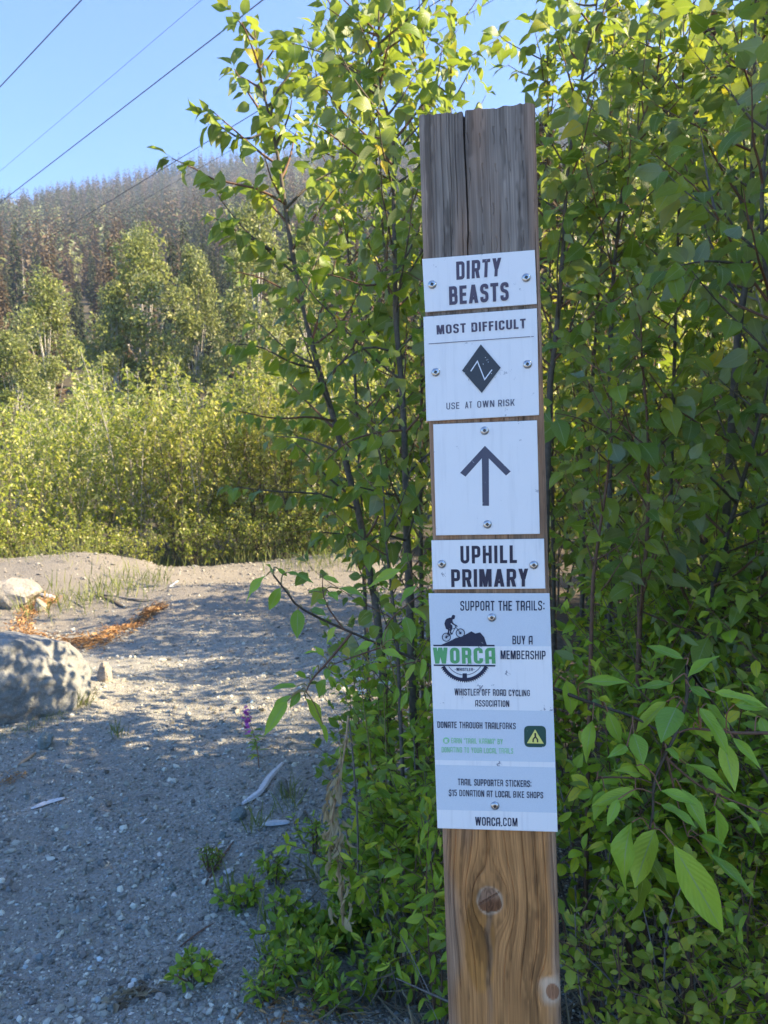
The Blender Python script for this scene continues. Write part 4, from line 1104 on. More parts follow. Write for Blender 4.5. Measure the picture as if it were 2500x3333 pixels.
near_branch('cottonwood_branch', 'drooping branch of large glossy leaves hanging beside the lowest sign', [
    ([(2235, 2165), (2236, 2225), (2234, 2284), (2202, 2384), (2163, 2462), (2129, 2546), (2124, 2657), (2101, 2758), (2101, 2841)], .96, 1.),
    ([(2500, 2386), (2390, 2385), (2260, 2372), (2204, 2386)], .97, .8), ([(1800, 2240), (1884, 2273), (1960, 2300), (2062, 2334), (2146, 2379), (2196, 2400)], .99, .9),
    ([(2163, 2462), (2240, 2530), (2310, 2575), (2420, 2620), (2500, 2650)], 1.0, .7), ([(2170, 2460), (2200, 2590), (2238, 2722)], .98, .6), ([(1945, 2532), (2000, 2530), (2080, 2535), (2126, 2550)], 1.0, .5)],
    [(965, 190, 1145, 65, .40), (940, 80, 735, 5, .3), (360, 215, 612, 215, .24), (255, 205, 300, 415, .45), (870, 225, 665, 245, .25), (980, 245, 1095, 310, .4), (840, 330, 670, 500, .36),
     (900, 365, 815, 555, .56), (1035, 365, 1220, 632, .34), (1075, 340, 1245, 530, .3), (1125, 275, 1435, 345, .26), (1240, 345, 1435, 365, .36), (500, 390, 570, 560, .46), (650, 515, 705, 690, .66),
     (410, 440, 365, 670, .36), (665, 705, 770, 782, .5), (955, 695, 1235, 865, .26), (1172, 560, 1240, 840, .40), (660, 845, 415, 935, .32), (810, 850, 1015, 930, .36), (810, 930, 1015, 1040, .40),
     (930, 840, 1075, 1100, .36), (435, 790, 375, 985, .50), (640, 1035, 545, 1440, .36), (775, 1075, 660, 1400, .50), (885, 1170, 1165, 1662, .36), (710, 1340, 650, 1672, .40, M_leaf_o), (740, 1245, 850, 1410, .50, M_leaf_o),
     (1120, 940, 1150, 1235, .40), (1085, 1215, 1350, 1465, .20), (1030, 1110, 1190, 1180, .25), (1230, 540, 1385, 712, .26), (1180, 920, 1435, 1080, .24), (840, 605, 915, 652, .5), (1390, 420, 1450, 560, .5),
     (610, 590, 520, 640, .4), (560, 900, 500, 1050, .4), (1000, 480, 1120, 560, .4), (700, 760, 560, 720, .4), (480, 850, 420, 1010, .5)],
    .96, z4_, M_leaf_b, M_stalkr, .36, (.95, 1.25, .1), 5, .0030)
near_branch('cottonwood_branch', 'leafy branch reaching out over the gravel from behind the post', [
    ([(1500, 2220), (1370, 2153), (1247, 2103), (1148, 2060), (1039, 2012), (967, 1970), (940, 1936), (890, 1872)], [1.75, 1.7, 1.66, 1.62, 1.6, 1.58, 1.57, 1.56], 1.),
    ([(1143, 2062), (1076, 2144), (1017, 2211), (996, 2252)], 1.6, .8), ([(1247, 2105), (1160, 2135), (1085, 2162)], 1.62, .5), ([(1120, 2050), (1070, 1980), (1052, 1930), (1050, 1880)], 1.6, .5),
    ([(1240, 2100), (1268, 2020), (1350, 1950), (1372, 1930), (1345, 1890), (1325, 1800)], 1.66, .5), ([(1370, 2150), (1280, 2170), (1245, 2175)], 1.68, .4), ([(1400, 2170), (1395, 2230), (1380, 2260)], 1.7, .4)],
    [(260, 160, 85, 335, .28), (360, 250, 265, 425, .40), (300, 150, 280, 65, .5), (340, 110, 410, 165, .4), (410, 140, 600, 200, .25), (485, 405, 480, 605, .54), (560, 290, 645, 250, .4), (575, 410, 675, 430, .45),
     (665, 175, 785, 205, .5), (775, 255, 975, 322, .34), (690, 370, 620, 330, .5), (710, 280, 770, 340, .5), (765, 530, 680, 650, .45), (1030, 645, 890, 695, .4), (1345, 230, 1210, 358, .34), (1260, 460, 1310, 632, .60),
     (1140, 535, 1130, 692, .55), (1180, 620, 1265, 560, .45), (1300, 400, 1425, 475, .35), (1230, 115, 1000, 225, .28), (670, 745, 610, 665, .6), (665, 720, 530, 722, .24), (820, 680, 850, 742, .7, M_leaf_y), (735, 870, 888, 1005, .40),
     (690, 910, 610, 1052, .50), (480, 960, 305, 975, .28), (545, 900, 470, 865, .5), (440, 1025, 265, 1165, .28), (410, 1065, 250, 1302, .36), (540, 1045, 660, 1262, .44), (665, 1230, 700, 1368, .3), (500, 1000, 430, 1110, .5),
     (950, 770, 890, 830, .6), (1000, 800, 1060, 862, .5), (700, 830, 690, 910, .6), (1090, 700, 1245, 765, .34), (1330, 800, 1260, 920, .4), (1390, 760, 1380, 900, .35), (1200, 960, 1170, 1090, .4), (1280, 1000, 1215, 1130, .34),
     (1400, 960, 1420, 1130, .3), (620, 820, 570, 900, .6), (1160, 780, 1000, 760, .2), (1430, 380, 1380, 330, .4)],
    1.62, z7_, M_leaf_b, M_stalk, .4, (.55, 2.1, .05), 6, .0042)

# ------------------------------------------------------------------ low shrubs
def shrub(label, base, h, spread, ns, L, spacing, rng, kind=None, blade=None, stalk=None, group=None, name='low_shrub', cap=280, lean=(0, 0), cat='shrub', nb=5):
    kind = kind or OVAL; blade = blade or M_leaf_s; stalk = stalk or M_stalkr
    bx, by = base; bz_ = float(ground_z(bx, by)); b0 = np.array([bx, by, bz_])
    e = thing(name, label, cat, b0, group); lv = []
    for k in range(ns):
        az = rng.random() * 6.28; sp = spread * rng.uniform(.15, 1); hh = h * rng.uniform(.55, 1.05)
        tip = b0 + np.array([math.cos(az) * sp + lean[0], math.sin(az) * sp + lean[1], hh])
        mid = b0 * .45 + tip * .55 + np.array([0, 0, hh * .12]) + rng.normal(size=3) * .02
        st = b0 + np.array([math.cos(az), math.sin(az), 0]) * .03 * rng.random()
        p = spline([st, mid, tip], 10); m = MB(); m.add(*tube(p, np.linspace(.0032, .0012, 10), 5)); obj('stem', m.mesh('stem', M_twig if rng.random() < .6 else M_dead, b0, True), e)
        lv += leaves_on(rng, p, L, spacing, .25)
        for j in range(nb):
            t_ = rng.uniform(.3, .92); i = int(t_ * 9); r = rng.normal(size=3); r[2] *= .3
            b = branch_path(rng, p[i], unit(p[min(i + 1, 9)] - p[i - 1]), unit(r), .9, h * rng.uniform(.15, .38), .3)
            m = MB(); m.add(*tube(b, np.linspace(.0018, .0008, len(b)), 4)); obj('twig', m.mesh('twig', M_twig, b0, True), e)
            lv += leaves_on(rng, b, L * .9, spacing, .15)
    pos, dr, nr, ln = [np.array([l[k] for l in lv]) for k in range(4)]
    dr = dr + np.array([0, 0, .25])
    x, y, d = project(pos); score = np.where((d > .2) & (x > -60) & (x < W + 60) & (y > -60) & (y < H + 60), ln / np.maximum(d, .2), 0)
    order = np.argsort(-score); single = order[:cap]; single = single[score[single] > 0]
    S, Dd, N = frames(dr, nr)
    for i in single:
        put_leaf(e, leaf_mesh(kind, int(rng.integers(0, len(kind))), blade, stalk), pos[i], S[i], Dd[i], N[i], ln[i], rng.uniform(.85, 1.2))
    rest = np.setdiff1d(np.arange(len(lv)), single)
    if len(rest) > 3: joined('foliage', KITE, pos[rest], dr[rest], nr[rest], ln[rest], M_leaf_sa, rng, e, b0)
    return e
rs_ = np.random.default_rng(9)
GS = 'low shrubs at the foot of the post'
def at(px, D): return (float(P(px, 2000, D)[0]), D)
SH = 'bushy green shrub under the saplings right of the post'
for k, (px, D, h, sp, ns, L) in enumerate([(1900, 2.0, .82, .26, 9, .044), (2060, 2.05, .95, .28, 9, .046), (2240, 1.9, .92, .28, 9, .046), (2420, 1.9, .98, .26, 9, .046), (2150, 2.5, 1.1, .34, 9, .05),
                                           (2480, 2.4, 1.15, .34, 9, .05), (1880, 2.6, 1.05, .3, 9, .05), (2560, 1.75, .95, .26, 8, .046), (2330, 2.9, 1.2, .35, 8, .052), (2010, 3.1, 1.15, .35, 8, .052)]):
    shrub(SH, at(px, D), h, sp, ns, L * 1.3, .026, rs_, [OVAL, LANCE, OVAL][k % 3], group='green shrubs right of the post')
shrub('yellow-green shrub with small oval leaves below the drooping branch', at(2180, 1.55), .60, .20, 7, .036, .020, rs_, OVAL, M_leaf_y, M_stalkr, GS, lean=(-.03, -.05))
shrub('pale yellow shrub sprig low beside the knot of the post', at(1975, 1.6), .50, .13, 4, .032, .021, rs_, OVAL, M_leaf_y, M_stalkr, GS)
shrub('yellow-green sprig of rounded leaves at the lower edge of the thicket', at(2420, 1.6), .56, .13, 4, .034, .021, rs_, OVAL, M_leaf_y, M_stalkr, GS)
shrub('dark green leafy plant low under the yellow-green shrub', at(2230, 1.5), .36, .14, 5, .045, .022, rs_, LANCE, M_leaf_s, M_stalk, GS)
shrub('green shrub with narrow leaves crowding the right corner of the bank', at(2540, 1.45), .62, .16, 6, .045, .021, rs_, LANCE, M_leaf_s, M_stalk, GS)
SL = 'narrow-leaved green shrub on the gravel edge left of the post'
for k, (px, D, h, sp, ns, L, kd) in enumerate([(1290, 2.15, .60, .22, 8, .050, LANCE), (1390, 1.95, .62, .18, 5, .052, LANCE), (1180, 2.5, .55, .2, 7, .046, OVAL), (1370, 2.4, .80, .22, 8, .052, LANCE), (1290, 2.9, .85, .26, 8, .05, OVAL),
                                               (1180, 3.3, .75, .24, 7, .05, OVAL), (1360, 3.6, 1.0, .3, 7, .055, OVAL)]):
    shrub(SL, at(px, D), h, sp, ns, L * 1.2, .026, rs_, kd, group='shrubs left of the post')
SG = 'low patch of oval leaves spreading on the gravel edge'
for px, py, h, sp, L, kd in [(990, 3060, .14, .11, .036, OVAL), (1090, 3100, .13, .12, .040, OVAL), (920, 3200, .11, .09, .032, OVAL), (1180, 3030, .16, .10, .036, OVAL), (1010, 3230, .12, .10, .036, LANCE), (780, 2960, .09, .07, .03, OVAL),
                             (1260, 3260, .18, .09, .04, LANCE), (1100, 3290, .10, .10, .036, LANCE), (1230, 2880, .25, .12, .04, OVAL), (900, 2880, .10, .05, .03, LANCE), (630, 3200, .08, .07, .03, OVAL), (1020, 2780, .12, .05, .03, LANCE), (960, 3130, .12, .10, .036, OVAL), (860, 3260, .09, .08, .03, LANCE)]:
    p = G(px, py)
    shrub(SG, (p[0], p[1]), h, sp, 8, L * 1.3, .018, rs_, kd, name='ground_plant', cat='plant', group='ground plants on the gravel edge', nb=2, stalk=M_stalk)
p = G(690, 2830); shrub('small dark tuft of needle-like leaves alone on the gravel', (p[0], p[1]), .10, .045, 9, .022, .008, rs_, LANCE, M_leaf_o, M_stalk, name='ground_plant', cat='plant', nb=2)

# ------------------------------------------------------------------ flowers and dry stalks
fb_ = P(800, 2340, 4.0); gz = float(ground_z(fb_[0] + .06, 4.0)); e = thing('fireweed', 'fireweed with a magenta flower spike at the gravel edge', 'flower', (fb_[0] + .06, 4.0, gz))
base = np.array(e.location); pth = spline([base, (base + fb_) / 2 + np.array([.02, 0, 0]), fb_ + np.array([0, 0, .06])], 14)
m = MB(); m.add(*tube(pth, np.linspace(.003, .0015, 14), 5)); obj('stem', m.mesh('stem', M_stalkr, base, True), e)
PET = nmesh('petal', *[leaf_tpl(.8, 4, .55, .4, .2, 0)[i] for i in (0, 1)], M_pink)
for k in range(34):
    p = pth[-1] + np.array([0, 0, -.012 * (k // 3)]) + rs_.normal(size=3) * .006; az = rs_.random() * 6.28
    d = np.array([math.cos(az), math.sin(az), rs_.normal() * .4]); s, dd, nn = [q[0] for q in frames(d[None], (np.array([0, 0, 1.]) + rs_.normal(size=3) * .4)[None])]
    put_leaf(e, PET, p, s, dd, nn, .026, 1., 'petal')
for k in range(26):
    i = rs_.integers(3, 10); az = rs_.random() * 6.28; d = np.array([math.cos(az), math.sin(az), .1]); s, dd, nn = [q[0] for q in frames(d[None], np.array([[0, 0, 1.]]))]
    put_leaf(e, leaf_mesh(LANCE, int(rs_.integers(0, 3)), M_leaf_s, M_stalk), pth[i], s, dd, nn, .06)

bs = G(1165, 3010); base = np.array(bs)
e = thing('dead_stalk', 'broken dry stalk with withered tan leaves hanging down left of the post', 'stalk', base)
top = P(1134, 2330, 2.2)
m = MB(); m.add(*tube(spline([base, P(1165, 2700, 2.25), P(1150, 2480, 2.22), top], 16), np.linspace(.004, .0025, 16), 5)); obj('stem', m.mesh('stem', M_dead, base, True), e)
pth = spline([top, P(1122, 2440, 2.16), P(1100, 2560, 2.13), P(1080, 2680, 2.12), P(1092, 2760, 2.12), P(1110, 2900, 2.12), P(1118, 3010, 2.14)], 30)
m = MB(); m.add(*tube(pth, np.linspace(.003, .0045, 30), 6)); obj('broken_stem', m.mesh('broken_stem', M_wood_t, base, True), e)
for k in range(135):
    t_ = rs_.random(); i = int(np.interp(t_, [0, .15, .75, 1], [3, 9, 20, 29])); p = pth[i] + rs_.normal(size=3) * .006 * (1 + i / 12)
    d = unit(pth[min(i + 1, 29)] - pth[i - 1]) + rs_.normal(size=3) * .22; s, dd, nn = [q[0] for q in frames(d[None], rs_.normal(size=3)[None])]
    put_leaf(e, leaf_mesh(DRY, k % 2, M_tan, M_tan), p, s, dd, nn, rs_.uniform(.022, .058), rs_.uniform(.5, 1.1))

e = thing('yarrow', 'white-tipped yarrow stem among the shrubs left of the post', 'flower', (float(P(1215, 2400, 2.6)[0]), 2.6, float(ground_z(.0, 2.6))))
base = np.array(e.location)
for (x1, y1) in ((1172, 2210), (1178, 2250), (1248, 2222)):
    tp = P(x1, y1, 2.6); m = MB(); m.add(*tube(spline([base, (base * .4 + tp * .6) + np.array([.015, 0, 0]), tp], 10), np.linspace(.003, .0014, 10), 5)); obj('stem', m.mesh('stem', M_stalk, base, True), e)
    m = MB()
    for k in range(16):
        c_ = tp + rs_.normal(size=3) * np.array([.009, .009, .003]); m.add(ICO_V * .0024 + c_, ICO_F)
    obj('flower_head', m.mesh('flower_head', M_white, base), e)

# ------------------------------------------------------------------ fallen wood and litter on the gravel
def chip(name, label, cat, pts, wpx, mat, thick=.4, group=None, lift=.008):
    g3 = np.array([G(a, b) for a, b in pts]); D = g3[:, 1].mean(); w = wpx * D / F
    c0 = g3.mean(0); p = spline(g3 + np.array([0, 0, lift]), 14); n = len(p)
    T = unit(np.gradient(p, axis=0)); S = unit(np.cross(T, [0, 0, 1.])); U_ = np.cross(S, T)
    pr = np.sin(np.linspace(.12, math.pi - .12, n)) ** .45 * (1 + .25 * noise2(np.arange(n), np.zeros(n), 2.3, int(abs(pts[0][0]))))
    v = []
    for k in range(n):
        for a, b in ((-1, 0), (-.55, 1), (.55, 1), (1, 0), (.4, -.6), (-.4, -.6)):
            v.append(p[k] + S[k] * a * w / 2 * pr[k] + U_[k] * b * w * thick * pr[k] * .6 - c0)
    f = [(i * 6 + j, i * 6 + (j + 1) % 6, i * 6 + 6 + (j + 1) % 6, i * 6 + 6 + j) for i in range(n - 1) for j in range(6)]
    f += [tuple(range(5, -1, -1)[:4]), tuple((n - 1) * 6 + j for j in range(4))]
    o = obj(name, nmesh(name, np.array(v), np.array(f), mat)); o.location = c0.tolist()
    return tag(o, label, cat, group)
chip('bark_strip', 'curved bleached bark strip pointing down the gravel slope', 'wood', [(789, 2622), (844, 2584), (878, 2534), (920, 2488)], 30, M_wood_w)
chip('wood_sliver', 'pale pointed wood sliver lying alone on open gravel', 'wood', [(101, 2638), (155, 2618), (211, 2603)], 24, M_wood_w)
chip('wood_piece', 'short square-ended white wood slat by the gravel edge', 'wood', [(855, 2690), (900, 2686), (943, 2683)], 30, M_wood_w, .5)
chip('bark_chip', 'tan bark chip among the low leaves near the bottom', 'wood', [(927, 3236), (965, 3222), (1006, 3206)], 34, M_wood_t)
chip('wood_chip', 'small bright white wood chip above the leaf patch', 'wood', [(732, 2850), (745, 2842), (760, 2838)], 26, M_wood_w)
chip('wood_sliver', 'white wood scrap at the head of the rust-coloured needles', 'wood', [(128, 1936), (155, 1942), (183, 1950)], 22, M_wood_w)
chip('dead_branch', 'grey weathered branch lying behind the rust-coloured needles', 'stick', [(280, 1922), (340, 1936), (420, 1950), (500, 1955)], 14, M_wood_d)
chip('dead_branch', 'dark broken stick crossing the weathered branch', 'stick', [(312, 1940), (360, 1955), (410, 1982)], 13, M_barkd)
chip('wood_sliver', 'thin tan sliver between the boulder and the pale pointed sliver', 'wood', [(60, 2494), (90, 2474), (116, 2453)], 14, M_wood_t)
chip('wood_sliver', 'slim white sliver on the sunlit mound', 'wood', [(552, 1912), (566, 1902), (580, 1892)], 9, M_wood_w)
chip('dead_branch', 'thin reddish twig running down beside the small tuft', 'stick', [(762, 2740), (715, 2810), (668, 2888)], 9, M_twig)
chip('dead_branch', 'thin red-brown twig above the bottom leaf patch', 'stick', [(700, 3010), (650, 3040), (585, 3090)], 9, M_twig)
for k, q in enumerate([[(250, 2480), (310, 2470)], [(0, 3180), (80, 3195)], [(500, 2590), (440, 2600)], [(240, 1960), (280, 1985)], [(100, 2670), (170, 2672)], [(840, 2650), (860, 2630)], [(380, 2410), (350, 2420)], [(330, 2090), (300, 2070)]]):
    chip('wood_sliver', 'hair-thin grey splinter scattered on the gravel', 'wood', [q[0], ((q[0][0] + q[1][0]) / 2, (q[0][1] + q[1][1]) / 2 - 2), q[1]], 6, M_wood_d, .5, 'splinters on the gravel')

def strewn(name, label, cat, pts, n, mat, rng, ln, width, h, tpls=None, jitter=.06, flat=.25):
    """a drift of needles or dry leaves along a line on the ground"""
    p = spline(np.array([G(a, b) for a, b in pts]), 60); w = np.interp(np.linspace(0, 1, 60), np.linspace(0, 1, len(width)), width)
    i = rng.integers(0, 60, n); q = p[i] + np.stack([rng.normal(size=n) * w[i], rng.normal(size=n) * w[i] * 1.3, np.zeros(n)], -1)
    q[:, 2] = ground_z(q[:, 0], q[:, 1]) + rng.random(n) ** 1.5 * h + .004
    T = unit(np.gradient(p, axis=0))[i]
    d = T * rng.choice([-1, 1], n)[:, None] + rng.normal(size=(n, 3)) * [.6, .6, flat]
    o = joined(name, tpls or KITE, q, d, np.array([0, 0, 1.]) + rng.normal(size=(n, 3)) * .4, rng.uniform(*ln, n), mat, rng)
    return tag(o, label, cat, kind='stuff')
NEED = [kite(.16, .5, .1), kite(.24, .4, .2)]
strewn('dry_needles', 'rust-orange drift of dry needles curving behind the boulder', 'needles', [(165, 1960), (105, 1990), (75, 2040), (110, 2085), (220, 2100), (330, 2088), (400, 2050), (470, 2010), (520, 1978)], 2600, M_rust, rs_, (.03, .10), [.07, .06, .08, .07, .11, .12, .07, .05, .05], .05, NEED)
strewn('dry_leaves', 'little heap of curled tan leaves on gravel near the bottom', 'dry leaves', [(385, 3262), (430, 3240), (475, 3235)], 46, M_straw, rs_, (.02, .05), [.02, .02], .012, [kite(.4, .8, .3)])
strewn('dry_leaves', 'rusty cedar scraps beside the bottom leaf patch', 'dry leaves', [(1100, 3330), (1040, 3290), (960, 3290), (900, 3240)], 150, M_rust, rs_, (.015, .045), [.05, .05], .015, NEED)
strewn('dry_needles', 'small rust-brown scraps at the far left of the gravel', 'needles', [(10, 2560), (35, 2540), (55, 2515)], 60, M_rust, rs_, (.02, .05), [.02, .02], .012, NEED)
# straw and dead twigs on the bank under the shrubs
n = 5200; y = rs_.uniform(1.3, 5.0, n); x = np.where(rs_.random(n) < .75, rs_.uniform(.05, .72, n) * y * .75, rs_.normal(.02, .16, n))
q = np.stack([x, y, ground_z(x, y) + rs_.random(n) ** 2 * .10], -1)
d = rs_.normal(size=(n, 3)) * [1, 1, .35]
o = joined('straw_litter', [kite(.035, .3, .2), kite(.05, .3, -.15)], q, d, rs_.normal(size=(n, 3)) * .5 + [0, 0, 1], rs_.uniform(.05, .20, n), M_straw, rs_)
tag(o, 'dry straw and dead grass under the shrubs', 'straw', kind='stuff')
DB_ = 'bare dead branch tangled under the shrubs right of the post'
for k in range(26):
    bx = rs_.uniform(.35, 1.35); by = rs_.uniform(1.45, 2.6); b0 = np.array([bx, by, float(ground_z(bx, by)) + .01])
    az = rs_.random() * 6.28; ln = rs_.uniform(.4, .95); el = rs_.uniform(.1, .9)
    tip = b0 + ln * np.array([math.cos(az) * math.cos(el), math.sin(az) * math.cos(el), math.sin(el)])
    m = MB(); p = spline([b0, (b0 + tip) / 2 + rs_.normal(size=3) * .06, tip], 10); m.add(*tube(p, np.linspace(rs_.uniform(.003, .011), .0015, 10), 6))
    for j in range(4):
        i = rs_.integers(3, 9); m.add(*tube(spline([p[i], p[i] + rs_.normal(size=3) * .06, p[i] + rs_.normal(size=3) * .12], 5), [.0016, .0015, .0012, .001, .0007], 4))
    o = obj('dead_branch', m.mesh('dead_branch', M_dead, b0, True)); o.location = b0.tolist(); tag(o, DB_, 'stick', 'dead branches under the shrubs')

# grass tufts on the sunlit mounds and along the gravel edge
def grass(label, spots, n_per, h, rng, spread=.25):
    P_, D_, N_, L_ = [], [], [], []
    for (x, y) in spots:
        k = int(n_per * rng.uniform(.5, 1.4)); xx = x + rng.normal(size=k) * spread; yy = y + rng.normal(size=k) * spread
        P_.append(np.stack([xx, yy, ground_z(xx, yy)], -1)); D_.append(rng.normal(size=(k, 3)) * [.3, .3, 0] + [0, 0, 1]); N_.append(rng.normal(size=(k, 3))); L_.append(h * rng.uniform(.4, 1.3, k))
    o = joined('grass', [kite(.05, .3, .25), kite(.04, .3, -.2)], np.vstack(P_), np.vstack(D_), np.vstack(N_), np.concatenate(L_), M_grass, rng)
    return tag(o, label, 'grass', kind='stuff')
sp = [G(a, b)[:2] for a, b in zip(rs_.uniform(480, 1150, 46), rs_.uniform(1735, 1850, 46))] + [G(a, b)[:2] for a, b in zip(rs_.uniform(0, 600, 14), rs_.uniform(1850, 1900, 14))]
grass('thin yellow-green grass on the sunlit gravel before the thicket', sp, 48, .26, rs_, .3)
grass('sparse green grass blades along the gravel edge', [G(a, b)[:2] for a, b in [(935, 2640), (940, 2600), (850, 2700), (270, 2300), (385, 2400), (890, 3010), (760, 2920), (1060, 2880), (1120, 3000), (900, 3150), (1200, 3200), (1250, 3100), (1330, 3000)]], 26, .13, rs_, .03)
grass('short weeds in the crack below the boulder', [G(a, b)[:2] for a, b in [(40, 2392), (90, 2378), (140, 2352), (190, 2330), (240, 2300), (270, 2280)]], 60, .05, rs_, .05)

# ------------------------------------------------------------------ bush and tree templates, copied
def bush_parts(rng, h, spread, ns, L, spacing, mat, nb=7, blen=.5, bark=None, tpl=None):
    lv = []; m = MB(); b0 = np.zeros(3)
    for k in range(ns):
        az = k * 2.4 + rng.random(); sp_ = spread * rng.uniform(.1, 1); hh = h * rng.uniform(.6, 1.05)
        root = np.array([math.cos(az), math.sin(az), 0]) * spread * .35 * rng.random()
        tip = root + np.array([math.cos(az) * sp_, math.sin(az) * sp_, hh]); p = spline([root, root * .4 + tip * .6 + rng.normal(size=3) * .06, tip], 14)
        m.add(*tube(p, np.linspace(.010, .003, 14) * h / 3.2, 5))
        brs, l = grow(rng, p, nb, blen, .85, .08, L, spacing, .3); lv += l
        for b in brs: m.add(*tube(b, np.linspace(.005, .002, len(b)), 3))
    pos, dr, nr, ln = [np.array([l[k] for l in lv]) for k in range(4)]
    pos = pos + rng.normal(size=pos.shape) * L * .3; dr = dr + np.array([0, 0, -.35])
    return m.mesh('trunk', bark or M_bark, smooth=True), joined('foliage', tpl or KITE, pos, dr, nr, ln, mat, rng, 'mesh')
def copies(name, label, cat, group, parts, x, y, s, rz, names=('trunk', 'foliage'), z=None, tilt=0.):
    e = thing(name, label, cat, (x, y, float(ground_z(x, y)) if z is None else z), group)
    e.rotation_euler = (tilt, 0, rz); e.scale = (s, s, s)
    for nm, me in zip(names, parts):
        o = obj(nm, me, e)
        if nm in ('foliage', 'crown'): o['kind'] = 'stuff'
    return e
rb = np.random.default_rng(123)
TH_ = [bush_parts(rb, 3.3, .9, 11, .095, .030, M_leaf_t, 14, .6, M_barkp), bush_parts(rb, 3.0, 1.0, 11, .090, .030, M_leaf_t, 14, .6, M_bark), bush_parts(rb, 3.2, .85, 11, .090, .030, M_leaf_g, 14, .6, M_bark),
       bush_parts(rb, 1.3, .75, 12, .08, .028, M_leaf_t, 8, .45, M_bark)]
LB = 'dense sunlit shrub in the thicket beyond the gravel'
def thick(px, D, k, s, lab=LB, grp='shrubs of the thicket beyond the gravel', nm='thicket_shrub'):
    p = P(px, 1700, D); copies(nm, lab, 'shrub', grp, TH_[k], p[0], D, s, rb.random() * 6.28)
for px, D, k, s in [(a + rb.normal() * 14, b + rb.normal() * .4, c_, d_ * rb.uniform(.92, 1.26)) for a, b, c_, d_ in [(-140, 14.2, 0, .98), (30, 13.8, 1, 1.02), (180, 14.4, 0, 1.0), (330, 13.9, 1, 1.04), (470, 14.6, 0, 1.06), (590, 14.2, 2, 1.08), (690, 15.0, 0, 1.14), (800, 14.6, 2, 1.12), (900, 15.2, 1, 1.16), (1010, 14.8, 2, 1.15),
                    (1130, 14.6, 2, 1.2), (1250, 15.0, 0, 1.2), (-60, 16.2, 1, 1.1), (250, 16.5, 0, 1.12), (540, 16.8, 1, 1.22), (760, 17.0, 0, 1.26), (960, 17.2, 1, 1.3), (1180, 17., 2, 1.35), (-220, 15.5, 1, 1.1), (400, 18.5, 0, 1.25), (100, 18.5, 0, 1.2), (680, 19., 1, 1.4)]]:
    thick(px, D, k, s)
for px, D, s in [(40, 13.0, .75), (190, 12.8, .72), (330, 13.1, .72), (450, 13.3, .62), (640, 13.7, .8), (760, 13.9, .8), (880, 13.8, .8), (-90, 12.9, .8), (980, 14.0, .8), (1090, 13.6, .8)]:
    thick(px, D, 3, s, 'low leafy shrub skirting the thicket beyond the gravel', 'low shrubs at the foot of the thicket')
# sunlit thicket behind the saplings right of the post, going on out of frame
LR = 'tall backlit shrub behind the saplings right of the post'
for x, y, k, s in [(1.0, 8.4, 2, 1.15), (3.4, 8.8, 2, 1.2), (1.9, 6.4, 2, .95), (4.2, 6.8, 2, 1.1), (2.6, 5.2, 1, .8), (5.9, 9.0, 2, 1.15), (2.0, 5.9, 1, 1.1), (3.4, 5.8, 0, 1.25), (4.9, 5.6, 0, 1.3), (2.8, 6.9, 0, 1.3), (4.3, 6.0, 0, 1.35), (1.5, 7.3, 2, 1.15), (5.6, 7.2, 0, 1.4),  # several shrubs in this list added to throw shade across the path
                   (1.6, 15.6, 2, 1.3), (3.2, 15.2, 2, 1.35), (5.0, 15.0, 2, 1.4), (6.8, 14.6, 0, 1.4), (4.4, 12.6, 2, 1.2), (6.2, 12.0, 2, 1.3), (2.4, 12.4, 2, 1.1)]:
    copies('thicket_shrub', LR, 'shrub', 'backlit shrubs right of the post', TH_[k], x, y, s, rb.random() * 6.28)
LO = 'unseen shrub extending the thicket, sized to shade post and gravel'  # thicket carried on out of view, heights set to shade post and gravel
for x, y, k, s in [(2.3, 2.9, 0, .95), (3.4, 3.4, 1, 1.05), (4.6, 4.6, 0, 1.15), (2.3, .9, 0, 1.25), (1.85, .55, 1, 1.05), (3.3, 1.9, 0, 1.25), (4.5, 3.0, 1, 1.2), (2.5, -.3, 0, 1.1), (3.4, .5, 0, 1.35), (4.9, 1.4, 0, 1.35), (5.9, 3.4, 1, 1.3), (4.4, -.8, 0, 1.3), (6.4, 5.2, 0, 1.3), (6.2, .4, 1, 1.3)]:
    copies('thicket_shrub', LO, 'shrub', 'unseen thicket shrubs shading post and gravel', TH_[k], x, y, s, rb.random() * 6.28)

